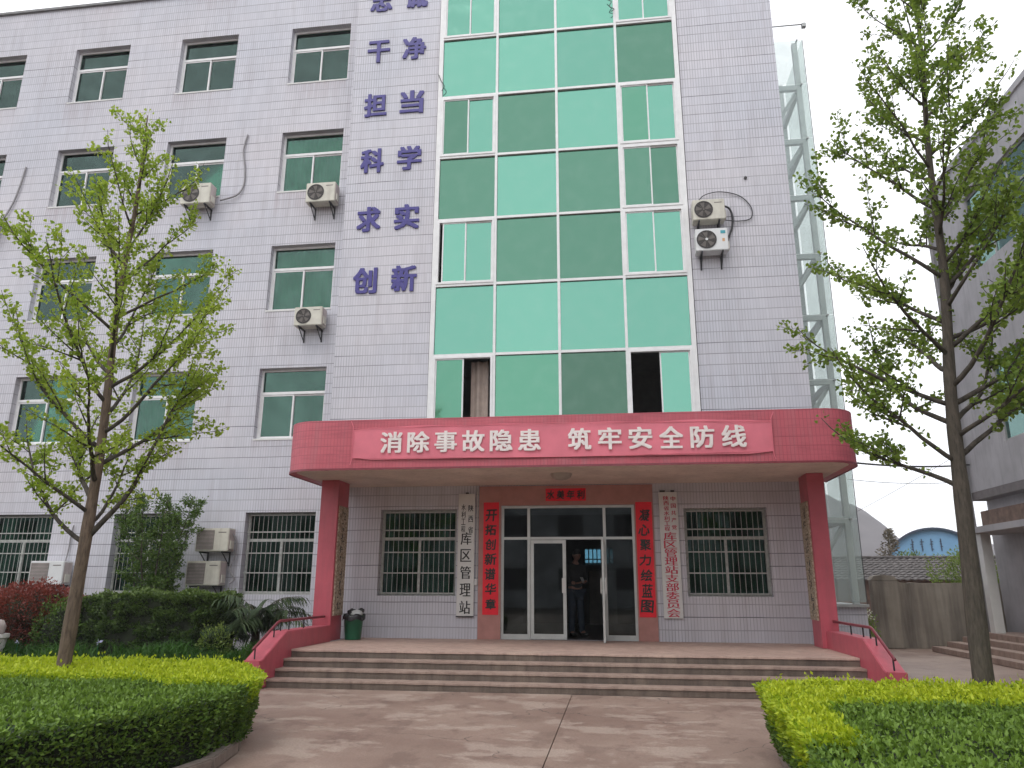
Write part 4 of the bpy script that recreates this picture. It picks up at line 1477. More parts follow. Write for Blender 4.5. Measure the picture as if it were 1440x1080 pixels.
def milky_glass(name):
    m, nt, out = new_mat(name)
    t_ = N(nt, 'ShaderNodeBsdfTransparent')
    t_.inputs[0].default_value = (0.93, 0.96, 0.95, 1)
    d = N(nt, 'ShaderNodeBsdfPrincipled')
    d.inputs['Base Color'].default_value = (0.62, 0.68, 0.66, 1)
    d.inputs['Roughness'].default_value = 0.08
    tl = N(nt, 'ShaderNodeBsdfTranslucent')
    tl.inputs[0].default_value = (0.85, 0.9, 0.88, 1)
    a, b = N(nt, 'ShaderNodeMixShader'), N(nt, 'ShaderNodeMixShader')
    a.inputs[0].default_value = 0.5
    nt.links.new(d.outputs[0], a.inputs[1])
    nt.links.new(tl.outputs[0], a.inputs[2])
    dust = ramp(nt, noise(nt, 1.5, 4, position(nt)), 0.3, 0.75)
    nt.links.new(math_node(nt, 'MULTIPLY_ADD', dust, 0.12, 0.18), b.inputs[0])
    nt.links.new(t_.outputs[0], b.inputs[1])
    nt.links.new(a.outputs[0], b.inputs[2])
    nt.links.new(b.outputs[0], out.inputs[0])
    MATS[name] = m
milky_glass('shaft_glass')
for i in range(len(lv) - 1):
    z0, z1 = lv[i] + 0.008, lv[i + 1] - 0.008
    if i == len(lv) - 2:
        z1 = top
    MB().box(EX0 + 0.02, EX1 - 0.004, EY0, EY0 + 0.012, z0, z1).build('glass_pane', 'shaft_glass', ev)
    MB().box(EX1 - 0.003, EX1 + 0.009, EY0 + 0.002, EY1 - 0.02, z0, z1).build('glass_pane', 'shaft_glass', ev)
    fx = MB()
    for x in (EX0 + 0.3, EX1 - 0.12):
        fx.tube([(x, EY0 - 0.02, z1), (x, EY0 + 0.11, z1 + 0.01)], 0.022, 8)
    fx.build('glass_fitting', 'dull_metal', ev)
MB().tube([(EX1 + 0.012, EY0 - 0.004, ZB), (EX1 + 0.012, EY0 - 0.004, top)], 0.008, 5).build('corner_seal', 'black_iron', ev)
MB().tube([(EX0, EY0 + 0.1, top + 0.55), (EX1 + 0.12, EY0 + 0.1, top + 0.55)], 0.018, 6).box(EX1 + 0.07, EX1 + 0.17, EY0 + 0.05, EY0 + 0.15, top + 0.45, top + 0.56).build('lamp_arm', 'dull_metal', ev)

# ------------------------------------------------------------------ building on the right
RB = thing('side_building', 'grey rendered building with green windows and a glass entrance along the right edge', 'building', (9, 18, 0))
RO = Vector((9, 18, 0))
def rpart(mb, name, mats, **kw):
    o = mb.build(name, mats, RB, **kw)
    o.location = -RO
    return o
def wall_x(mb, y0, y1, z0, z1, xf, xb, holes):
    """wall facing -X (front face at xf)"""
    t = MB()
    wall_sheet(t, y0, y1, z0, z1, xf, xb, holes)
    mb.add([(b, a, c) for a, b, c in t.v], t.f)
rows = [(4.75, 6.75), (9.0, 10.95)]
rh = []
for za, zb_ in rows:
    rh += [(13.5, 18.35, za, zb_), (19.0, 19.01, za, za + 0.01), (4.0, 12.6, za, zb_)]
rh = [h for h in rh if h[1] - h[0] > 0.1]
mb = MB()
wall_x(mb, -4, 20.4, 3.80, 12.0, 9.0, 9.25, rh)
mb.box(9.251, 18, 20.16, 20.4, 3.80, 12.0)
mb.box(8.95, 18, -4.05, 20.45, 12.003, 12.15)
rpart(mb, 'upper_wall', 'grey_render')
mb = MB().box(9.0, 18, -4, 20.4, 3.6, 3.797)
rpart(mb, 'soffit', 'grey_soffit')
mb = MB()
wall_x(mb, -4, 20.38, 0.0, 3.598, 9.35, 9.55, [(13.0, 18.9, 0.5, 2.55)])
mb.box(9.551, 18, 20.18, 20.38, 0, 3.598)
rpart(mb, 'lower_wall', 'grey_render')
rpart(MB().box(8.40, 9.349, 12.5, 19.9, 2.72, 2.86), 'porch_slab', 'grey_render')
rpart(MB().box(8.5, 8.54, 12.6, 18.9, 2.863, 3.2), 'sign_panel', 'brick_brown')
rpart(MB().box(8.55, 8.77, 19.2, 19.42, 0.481, 2.718), 'column', 'sign_white')
rpart(MB().box(9.9, 17.9, -3.9, 20.0, 6.8, 6.9), 'inner_floor', 'interior_wall')
rpart(MB().box(12.5, 12.6, -3.9, 20.0, 0.1, 11.9), 'inner_wall', 'interior_wall')
rpart(MB().box(9.6, 9.8, -3.9, -3.8, 0.1, 11.9), 'inner_end', 'interior_wall')
rpart(MB().tube([(9.02 - 0.08, 20.3, 0.3), (9.02 - 0.08, 20.3, 3.5), (8.94, 20.3, 11.8)], 0.05, 8), 'downpipe', 'hose_grey')
for za, zb_ in rows:
    for ya, yb in ((13.5, 18.35), (4.0, 12.6)):
        n_ = 5
        f = MB()
        for i in range(n_ + 1):
            y = ya + (yb - ya) * i / n_
            f.box(9.06, 9.12, max(ya, y - 0.03), min(yb, y + 0.03), za, zb_)
        for z in (za + 0.03, za + 1.15, zb_ - 0.03):
            f.box(9.064, 9.116, ya, yb, z - 0.028, z + 0.028)
        wi = rpart(f, 'window', 'dull_metal')
        for i in range(n_):
            y = ya + (yb - ya) * i / n_
            y2 = ya + (yb - ya) * (i + 1) / n_
            for c, d in ((za + .06, za + 1.12), (za + 1.18, zb_ - .06)):
                MB().box(9.085, 9.093, y + 0.03, y2 - 0.03, c, d).build('pane', 'right_glass', wi)
f = MB()
for y in (13.02, 14.4, 15.8, 17.2, 18.88):
    f.box(9.40, 9.47, y - 0.04, y + 0.04, 0.5, 2.55)
f.box(9.403, 9.467, 13.0, 18.9, 2.05, 2.12)
gd = rpart(f, 'glass_door', 'aluminium')
for a, b in ((13.06, 14.36), (14.44, 15.76), (15.84, 17.16), (17.24, 18.84)):
    MB().box(9.43, 9.438, a, b, 0.5, 2.05).build('pane', 'right_glass', gd)
for a, b, h in ((9.349, 8.45, 0.48), (8.449, 8.13, 0.36), (8.129, 7.81, 0.24), (7.809, 7.49, 0.12)):
    o = rpart(MB().box(b, a, 12.6, 19.7 + (9 - b) * 0.3, 0.003, h), 'step', 'step_tread', bevel=0.01)

# ------------------------------------------------------------------ boundary wall, sheds, hill
bw_ = thing('boundary_wall', 'stained grey concrete yard wall with an end pier behind the right parapet', 'wall', (7.8, 21, 0))
mb = MB()
segs = 24
vs, fs = [], []
for i in range(segs + 1):
    x = -1.2 + 3.3 * i / segs
    z = 1.60 + random.uniform(-0.012, 0.012)
    vs += [(x, 0, 0), (x, 0, z), (x, 0.2, z), (x, 0.2, 0)]
for i in range(segs):
    a, b = i * 4, (i + 1) * 4
    fs += [(a, b, b + 1, a + 1), (a + 1, b + 1, b + 2, a + 2), (a + 2, b + 2, b + 3, a + 3)]
fs += [(0, 1, 2, 3), (segs * 4 + 3, segs * 4 + 2, segs * 4 + 1, segs * 4)]
mb.add(vs, fs).build('wall_panel', 'yard_wall', bw_)
MB().box(-1.33, -0.62, -0.14, -0.001, 0, 1.66).build('pier', 'yard_wall', bw_, bevel=0.02)
MB().prism([(-1.30, 1.662), (-0.65, 1.662), (-0.72, 1.76), (-0.98, 1.80), (-1.22, 1.76)], -0.13, 0.19, 'y').build('pier_cap', 'yard_wall', bw_)
sl = thing('stone_slabs', 'low heap of long concrete slabs lying at the foot of the grey yard wall', 'slabs', (8.7, 20.35, 0))
for i, (dx, dz, w_) in enumerate(((0, 0, 1.3), (0.1, 0.10, 1.15), (0.25, 0.2, 0.9))):
    MB().box(-w_ / 2 + dx, w_ / 2 + dx, -0.25 + i * 0.05, 0.25, dz + 0.002, dz + 0.095).build('slab', 'step_riser', sl, bevel=0.01)

def tiled_house():
    t = thing('tiled_shed', 'low shed roofed with grey clay tiles behind the yard wall', 'shed', (10.4, 26, 0))
    MB().box(-3.4, 4.6, 0.3, 3.0, 0, 1.85).build('wall', 'brick_brown', t)
    rf = MB()
    tiles = []
    rowsn, cols = 9, 40
    sl_ = MB()
    # courses of roof tiles, each course a curved sheet overlapping the next
    base = None
    y0, z0, y1, z1 = 0.0, 1.70, 1.6, 2.42
    for r in range(rowsn):
        t0, t1 = r / rowsn, (r + 1.15) / rowsn
        m = MB()
        vs, fs = [], []
        n_ = cols * 4
        for i in range(n_ + 1):
            x = -3.6 + 8.4 * i / n_
            w = 0.018 * math.cos(i * math.pi / 2) 
            for tt, dz in ((t0, 0.045), (t0, 0.0), (t1, 0.0)):
                vs.append((x, y0 + (y1 - y0) * tt, z0 + (z1 - z0) * tt + dz * 0 + w + (0.05 if tt == t0 else 0.012) - (0.04 if dz == 0.0 and tt == t0 else 0)))
        for i in range(n_):
            a, b = i * 3, (i + 1) * 3
            fs += [(a, b, b + 1, a + 1), (a, b, b + 2, a + 2)]
        m.add(vs, fs).build('tile_course', 'roof_tile', t, smooth=False)
    MB().tube([(-3.6, 1.62, 2.47), (4.8, 1.62, 2.47)], 0.06, 8).build('ridge', 'roof_tile', t)
    MB().add([(-3.6, 1.6, 2.42), (4.8, 1.6, 2.42), (4.8, 3.1, 1.75), (-3.6, 3.1, 1.75)], [(0, 1, 2, 3)]).build('rear_slope', 'roof_tile', t)
tiled_house()

def blue_shed():
    t = thing('blue_shed', 'blue sheet metal shed with a rounded dark roof beyond the yard wall', 'shed', (19.5, 50, 0), RAD(-21))
    w, zt_, zs = 2.8, 5.02, 2.3
    arc = []
    for i in range(25):
        a = math.pi * i / 24
        x = -w * math.cos(a)
        z = zs + (zt_ - zs) * math.sin(a)
        arc.append((x, z))
    MB().prism([(-w, 0)] + arc + [(w, 0)], 0, 0.1, 'y').build('gable', 'blue_sheet', t)
    o = [(x * 1.02, z + 0.06) for x, z in arc]
    vs = [(x, y, z) for y in (-0.25, 14) for x, z in o] + [(x * 0.97, -0.25, z - 0.13) for x, z in o]
    n_ = 25
    fs = [(i, i + 1, n_ + i + 1, n_ + i) for i in range(n_ - 1)] + [(i, i + 1, 2 * n_ + i + 1, 2 * n_ + i) for i in range(n_ - 1)]
    MB().add(vs, fs).build('roof', 'blue_dark', t)
    rs = random.Random(4)
    for i in range(4):
        q = MB()
        x = -1.15 + i * 0.52
        for k_ in range(4):
            q.box(x + rs.uniform(-.12, .0), x + rs.uniform(.03, .12), -0.03, -0.002 - k_ * .003, 3.75 + k_ * 0.15, 3.80 + k_ * 0.15)
        q.box(x - 0.03, x + 0.03, -0.035, -0.0315, 3.65, 4.4)
        q.build('faded_character', 'blue_dark', t)
blue_shed()

def hill():
    m = MB()
    nx_, ny = 60, 14
    vs, fs = [], []
    rs = random.Random(8)
    for j in range(ny + 1):
        for i in range(nx_ + 1):
            X = 40 + 260 * i / nx_
            ridge = 20 + 32 * math.exp(-((X - 104) / 26) ** 2) + 3 * math.sin(X * 0.11) + 1.5 * math.sin(X * 0.31 + 1)
            if X > 165:
                ridge = 20 + (ridge - 20) * 0.6 + 3 * math.sin(X * .05)
            t = j / ny
            Y = 330 + 90 * t
            z = ridge * math.sin(t * math.pi / 2) ** 0.9 + rs.uniform(-.5, .7)
            vs.append((X, Y, max(z, -1) if j else -2))
    for j in range(ny):
        for i in range(nx_):
            a = j * (nx_ + 1) + i
            fs.append((a, a + 1, a + nx_ + 2, a + nx_ + 1))
    tag(m.add(vs, fs).build('hill', 'hill_cover', smooth=True), kind='structure')
hill()
def wire(label, a, b, sag, r=0.012):
    pts = [(a[0] + (b[0] - a[0]) * t, a[1] + (b[1] - a[1]) * t, a[2] + (b[2] - a[2]) * t - sag * 4 * t * (1 - t)) for t in [i / 16 for i in range(17)]]
    tag(MB().tube(pts, r, 5).build('overhead_wire', 'wire_black', None), label, 'wire')
wire('thick black overhead wire from the canopy side to the right building', (4.0, 15.3, 3.95), (9.0, 20.2, 4.5), 0.1, 0.02)
wire('thin pale wire sagging just below the thick black one', (4.9, 18.5, 4.05), (9.0, 20.3, 4.1), 0.12, 0.006)
wire('thin wire slanting up from the hill towards the right building', (9.5, 34, 4.2), (9.0, 20.2, 4.9), 0.05, 0.006)

# ------------------------------------------------------------------ planting
def hedge(name, label, cat, poly, z0, z1, mat, density, size, seed, rough=0.03, side_density=None, group=None, width=0.5, upright=0.8):
    """clipped hedge over a polygon footprint: dark twiggy core plus a deep skin of leaves"""
    rs = np.random.default_rng(seed)
    t = thing(name, label, cat, (poly[0][0], poly[0][1], 0), 0, group)
    ox, oy = poly[0]
    P = np.array(poly, float)
    c = P.mean(0)
    core = [tuple(c + (p - c) * (1 - 0.09 / max(np.linalg.norm(p - c), .2))) for p in P]
    MB().prism([(x - ox, y - oy) for x, y in core], z0 + 0.0, z1 - 0.07, 'z').build('branches', 'hedge_core', t)
    # top leaves
    mn, mx = P.min(0), P.max(0)
    area = (mx - mn).prod()
    n = int(area * density)
    q = rs.uniform(mn, mx, (n, 2))
    inside = np.zeros(n, bool)
    j = len(P) - 1
    for i in range(len(P)):
        a, b = P[i], P[j]
        cond = ((a[1] > q[:, 1]) != (b[1] > q[:, 1])) & (q[:, 0] < (b[0] - a[0]) * (q[:, 1] - a[1]) / (b[1] - a[1] + 1e-12) + a[0])
        inside ^= cond
        j = i
    q = q[inside]
    def wav(x, y):
        return (np.sin(x * 7.1 + y * 3.3) + np.sin(y * 9.7 - x * 2.1) + np.sin(x * 17 + 2) * .6 + np.sin(y * 21 + x * 13) * .5) / 3
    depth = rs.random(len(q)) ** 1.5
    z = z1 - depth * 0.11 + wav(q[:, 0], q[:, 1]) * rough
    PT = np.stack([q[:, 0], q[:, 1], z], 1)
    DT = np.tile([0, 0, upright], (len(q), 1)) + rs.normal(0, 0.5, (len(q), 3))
    TT = 0.9 - depth * 0.9 + rs.normal(0, 0.17, len(q)) + wav(q[:, 0] * 2, q[:, 1] * 2) * .12  # deeper leaves tinted darker: shade between leaves put into the colour
    # shoots that stand above the clipped top
    ns = int(len(q) * 0.05)
    idx = rs.integers(0, len(q), ns)
    Ps = PT[idx] + np.stack([rs.normal(0, .01, ns), rs.normal(0, .01, ns), rs.uniform(0.01, 0.07, ns)], 1)
    parts = [(PT, DT, TT), (Ps, np.tile([0, 0, 1.5], (ns, 1)), rs.uniform(.6, 1, ns))]
    # side leaves
    for i in range(len(P)):
        a, b = P[i], P[(i + 1) % len(P)]
        ln = np.linalg.norm(b - a)
        nn = int(ln * (z1 - z0) * (side_density or density * 1.1))
        if nn == 0:
            continue
        e = (b - a) / ln
        nrm = np.array([e[1], -e[0]])
        if np.dot(nrm, (a + b) / 2 - c) < 0:
            nrm = -nrm
        s = rs.random(nn)
        zz = z0 + 0.03 + (z1 - z0 - 0.03) * rs.random(nn) ** 0.85
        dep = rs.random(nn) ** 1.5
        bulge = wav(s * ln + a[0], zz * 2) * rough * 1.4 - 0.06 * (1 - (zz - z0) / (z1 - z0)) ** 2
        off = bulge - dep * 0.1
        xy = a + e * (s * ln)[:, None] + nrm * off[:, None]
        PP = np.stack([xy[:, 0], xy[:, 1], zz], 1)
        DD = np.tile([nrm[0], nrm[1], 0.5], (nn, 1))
        tt = 0.34 - dep * 0.4 + rs.normal(0, 0.16, nn) + 0.25 * (zz - z0) / (z1 - z0)  # sides tinted darker than the top, most so low down: painted shade
        parts.append((PP, DD, tt))
    Pa = np.concatenate([p[0] for p in parts]) - np.array([ox, oy, 0])
    Da = np.concatenate([p[1] for p in parts])
    Ta = np.concatenate([p[2] for p in parts])
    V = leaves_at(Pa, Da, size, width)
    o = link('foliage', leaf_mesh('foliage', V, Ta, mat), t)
    o['kind'] = 'stuff'
    return t

# kerbed beds
def bed(poly, label, gap_h=0.10):
    P = [Vector((x, y, 0)) for x, y in poly]
    n = len(P)
    t = bpy.data.objects.new('planting_bed', None)
    COL.objects.link(t)
    tag(t, kind='structure')
    MB().prism([(p.x, p.y) for p in P], 0.004, 0.05).build('soil', 'soil', t)
    # kerb stones along the edge
    for i in range(n):
        a, b = P[i], P[(i + 1) % n]
        ln = (b - a).length
        m = max(1, int(round(ln / 0.8)))
        e = (b - a) / ln
        nr = Vector((e.y, -e.x, 0))
        for k_ in range(m):
            p, q = a + e * (ln * k_ / m + 0.004), a + e * (ln * (k_ + 1) / m - 0.004)
            if not (-7 < (p.x + q.x) / 2 < 7 and 2.0 < (p.y + q.y) / 2 < 12):
                continue
            h = 0.11 + random.uniform(-.004, .004)
            pts = [p - nr * 0.055, q - nr * 0.055, q + nr * 0.055, p + nr * 0.055]
            MB().prism([(v.x, v.y) for v in pts], 0.002, h).build('kerb_stone', 'kerb_stone', t, bevel=0.012)
bed([(-12, 3.0), (-4.25, 3.0), (-3.80, 4.5), (-3.44, 5.6), (-3.36, 6.3), (-3.50, 7.0), (-3.80, 7.7), (-4.35, 8.9), (-4.9, 9.25), (-12, 9.25)], 'l')
bed([(1.05, 3.0), (1.3, 5.0), (1.42, 6.5), (9.5, 3.0), (9.5, 8.5), (2.2, 8.1), (1.6, 7.75), (1.44, 7.5)], 'r')
# bed along the building
o = bpy.data.objects.new('planting_bed', None)
COL.objects.link(o)
tag(o, kind='structure')
MB().box(-16, -5.6, 11.6, 15.49, 0.004, 0.16).build('soil', 'soil', o)

hedge('golden_hedge', 'bright yellow-green clipped hedge strip at the back of the left bed', 'hedge',
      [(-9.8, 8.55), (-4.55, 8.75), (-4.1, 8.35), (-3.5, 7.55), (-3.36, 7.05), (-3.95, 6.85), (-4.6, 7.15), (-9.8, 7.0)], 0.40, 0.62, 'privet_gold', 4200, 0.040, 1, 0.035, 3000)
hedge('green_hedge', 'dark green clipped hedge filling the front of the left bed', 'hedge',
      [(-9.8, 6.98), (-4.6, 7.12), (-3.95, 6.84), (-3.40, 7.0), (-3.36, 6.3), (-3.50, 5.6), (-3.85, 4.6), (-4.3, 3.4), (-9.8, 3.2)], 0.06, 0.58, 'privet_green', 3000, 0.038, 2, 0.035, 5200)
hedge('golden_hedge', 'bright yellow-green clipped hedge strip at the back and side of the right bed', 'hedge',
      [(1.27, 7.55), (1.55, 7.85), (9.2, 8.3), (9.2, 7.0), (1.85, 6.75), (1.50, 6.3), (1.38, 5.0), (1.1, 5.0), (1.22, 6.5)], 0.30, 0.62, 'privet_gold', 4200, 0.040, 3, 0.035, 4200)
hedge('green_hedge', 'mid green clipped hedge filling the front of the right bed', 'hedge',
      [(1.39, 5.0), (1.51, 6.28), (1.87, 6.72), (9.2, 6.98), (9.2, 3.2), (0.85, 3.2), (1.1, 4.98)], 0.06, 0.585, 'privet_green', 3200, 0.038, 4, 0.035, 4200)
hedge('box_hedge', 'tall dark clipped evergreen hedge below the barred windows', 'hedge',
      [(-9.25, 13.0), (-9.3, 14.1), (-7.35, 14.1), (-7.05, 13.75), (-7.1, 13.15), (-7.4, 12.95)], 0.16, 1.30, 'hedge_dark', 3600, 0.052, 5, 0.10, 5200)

def bush(name, label, cat, c, rx, ry, rz, mat, n, size, seed, z_cut=0.0, width=0.45, shape_pow=1.0, core=True, lump_=0.18):
    rs = np.random.default_rng(seed)
    t = thing(name, label, cat, c)
    u = unit(rs.normal(0, 1, (n, 3)))
    ang = np.arctan2(u[:, 1], u[:, 0])
    lumps = 1 + lump_ * (np.sin(ang * 3 + seed) * np.sin(u[:, 2] * 5 + seed) + 0.5 * np.sin(ang * 7 + u[:, 2] * 9))
    r = (1 - 0.28 * rs.random(n) ** 1.6) * lumps
    P = u * r[:, None] * np.array([rx, ry, rz]) + np.array([0, 0, rz])
    k_ = P[:, 2] > z_cut
    P, u, r = P[k_], u[k_], (r / lumps)[k_]
    D = u + np.array([0, 0, 0.5])
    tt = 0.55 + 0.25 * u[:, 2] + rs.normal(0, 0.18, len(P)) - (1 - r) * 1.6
    link('foliage', leaf_mesh('foliage', leaves_at(P, D, size, width), tt, mat), t)['kind'] = 'stuff'
    if core:
        lump(0, 0, rz * 0.95, rx * 0.72, ry * 0.72, rz * 0.78, seed, 14).build('branches', 'hedge_core', t, smooth=True)
    return t
bush('photinia_bush', 'rounded bush with dark red young leaves behind the left tree trunk', 'bush', (-10.95, 13.35, 0.16), 0.98, 0.85, 0.66, 'photinia', 22000, 0.045, 21, 0.02, width=0.6)
bush('shrub', 'small green shrub at the far left picture edge', 'bush', (-12.6, 13.6, 0.16), 0.7, 0.6, 0.38, 'hedge_dark', 4000, 0.045, 22)
hedge('box_hedge', 'narrower dark hedge block between the red bush and the tall dark hedge', 'hedge',
      [(-9.95, 13.1), (-9.95, 14.0), (-9.40, 14.0), (-9.38, 13.1)], 0.16, 1.24, 'hedge_dark', 3000, 0.050, 15, 0.09, 4200)
bush('shrub', 'loose mid green shrub squeezed between the red bush and the tall dark hedge', 'bush', (-10.05, 12.95, 0.16), 0.34, 0.34, 0.5, 'osmanthus', 3000, 0.05, 23, lump_=.3)
bush('shrub', 'light green shrub rising behind the stained yard wall, left of the right tree trunk', 'bush', (9.35, 21.95, 0.0), 0.95, 0.65, 1.22, 'shrub_light', 8000, 0.07, 24, core=False, lump_=.25)
bush('shrub', 'small bright green shrub at the right end of the tall dark hedge', 'bush', (-7.0, 13.0, 0.16), 0.30, 0.3, 0.30, 'shrub_light', 1200, 0.05, 25, core=False, lump_=.3)

# the green privet goes on underneath the golden strips
def under(poly, label, seed, ztop):
    hedge('green_hedge', label, 'hedge', poly, 0.06, ztop, 'privet_green', 900, 0.038, seed, 0.03, 4600)
under([(-9.75, 8.50), (-4.60, 8.70), (-4.15, 8.30), (-3.55, 7.52), (-3.42, 7.06), (-3.95, 6.90), (-4.6, 7.2), (-9.75, 7.05)], 'low green growth underneath the golden strip of the left bed', 12, 0.47)
under([(1.31, 7.5), (1.58, 7.80), (9.15, 8.25), (9.15, 7.05), (1.85, 6.80), (1.48, 6.3), (1.36, 5.05), (1.14, 5.05), (1.27, 6.5)], 'low green growth underneath the golden strip of the right bed', 13, 0.37)

# strap-leaved ground cover
rs = np.random.default_rng(5)
n = 9000
gx, gy = rs.uniform(-12.5, -5.75, n), rs.uniform(11.7, 13.0, n)
keep = (np.sin(gx * 2.3) + np.sin(gy * 3.1 + gx) > -1.2)
gx, gy = gx[keep], gy[keep]
n = len(gx)
base = np.stack([gx, gy, np.full(n, 0.16)], 1)
hh = rs.uniform(0.14, 0.42, n) * (0.8 + 0.3 * np.sin(gx * 4))
lean = rs.normal(0, 0.14, (n, 2))
mid = base + np.stack([lean[:, 0] * 0.4, lean[:, 1] * 0.4, hh * 0.75], 1)
tip = base + np.stack([lean[:, 0] * 1.4, lean[:, 1] * 1.4, hh], 1)
aa = rs.uniform(0, math.pi, n)
wv = np.stack([np.cos(aa), np.sin(aa), np.zeros(n)], 1) * 0.009
V = np.stack([base - wv, mid - wv, tip, mid + wv, base + wv], 1)
o = link('ground_cover', leaf_mesh('ground_cover', V, rs.normal(.5, .25, n), 'grass_blade'))
tag(o, 'tufts of strap-leaved green ground cover in the bed under the office windows', 'ground cover', kind='stuff')

def flower_stem(x, y, label):
    t = thing('iris_flower', label, 'flower', (x, y, 0.16), 0, 'pale iris flowers in the ground cover')
    MB().tube([(0, 0, 0), (0.01, 0, 0.38)], 0.004, 5).build('stem', 'bin_green', t)
    V = leaves_at(np.tile([0.01, 0, 0.38], (6, 1)), RNG.normal(0, 1, (6, 3)) + [0, 0, .6], 0.06, 0.6)
    link('petals', leaf_mesh('petals', V, np.ones(6), 'iris_petal'), t)
leaf_mat('iris_petal', (0.35, 0.35, 0.6), (0.5, 0.5, 0.75), 0.3)
leaf_mat('flower_white', (0.7, 0.7, 0.7), (0.8, 0.8, 0.8), 0.3)
flower_stem(-10.0, 12.0, 'pale blue iris bloom left of the trunk, in front of the red bush')
flower_stem(-8.6, 12.1, 'pale blue iris bloom just right of the left tree trunk')

# palm with arching fronds beside the left parapet
def palm(x, y, z, label, nfr, seed, ht):
    rs = np.random.default_rng(seed)
    t = thing('palm', label, 'palm', (x, y, z))
    MB().tube([(0, 0, 0), (0.02, 0, ht)], [0.09, 0.07], 8).build('trunk', 'bark_dark', t)
    for i in range(nfr):
        az = i * 2.399 + rs.uniform(-.2, .2)
        el = RAD(rs.uniform(35, 88))
        L_ = rs.uniform(0.8, 1.2)
        d = np.array([math.cos(az), math.sin(az), 0])
        pts = []
        p = np.array([0.02, 0, ht])
        e = el
        for k_ in range(13):
            pts.append(p.copy())
            p = p + (d * math.cos(e) + np.array([0, 0, math.sin(e)])) * L_ / 12
            e -= RAD(7.5)
        pts = np.array(pts)
        m = MB().tube([tuple(q) for q in pts], [0.010 * (1 - k_ / 15) for k_ in range(13)], 5)
        m.build('frond_stem', 'twig', t)
        P, D = [], []
        side = np.cross(d, [0, 0, 1])
        for k_ in np.linspace(2, 12, 30):
            i0 = int(min(k_, 11.99))
            q = pts[i0] + (pts[min(i0 + 1, 12)] - pts[i0]) * (k_ - i0)
            for s in (-1, 1):
                P.append(q)
                D.append(side * s * 1.0 + d * 0.7 + np.array([0, 0, -0.35]))
        P, D = np.array(P), unit(np.array(D))
        D = unit(D + rs.normal(0, .1, D.shape))
        ln = (0.30 * rs.uniform(.8, 1.15, len(P)))[:, None]
        up_ = np.array([0, 0, 1.0])
        W = unit(np.cross(D, up_)) * 0.013
        drp = np.array([0, 0, -1.0])
        V = np.stack([P - W * .6, P + D * ln * .5 - W, P + D * ln + drp * ln * .35, P + D * ln * .5 + W, P + W * .6], 1)
        link('frond', leaf_mesh('frond', V, rs.normal(.45, .2, len(P)), 'palm_leaf'), t)
palm(-6.55, 13.55, 0.16, 'dark palm with arching fronds in front of the barred window, beside the left parapet', 24, 3, 0.50)
palm(-7.25, 13.9, 0.16, 'lower dark palm half hidden at the end of the tall dark hedge', 14, 9, 0.30)

# ------------------------------------------------------------------ trees
def smooth_path(pts, n=6):
    P = [Vector(p[:3]) for p in pts]
    R = [p[3] for p in pts]
    out, rad = [], []
    for i in range(len(P) - 1):
        p0, p1, p2, p3 = P[max(i - 1, 0)], P[i], P[i + 1], P[min(i + 2, len(P) - 1)]
        for k_ in range(n):
            t = k_ / n
            out.append(0.5 * ((2 * p1) + (-p0 + p2) * t + (2 * p0 - 5 * p1 + 4 * p2 - p3) * t * t + (-p0 + 3 * p1 - 3 * p2 + p3) * t ** 3))
            rad.append(R[i] + (R[i + 1] - R[i]) * t)
    out.append(P[-1])
    rad.append(R[-1])
    return out, rad

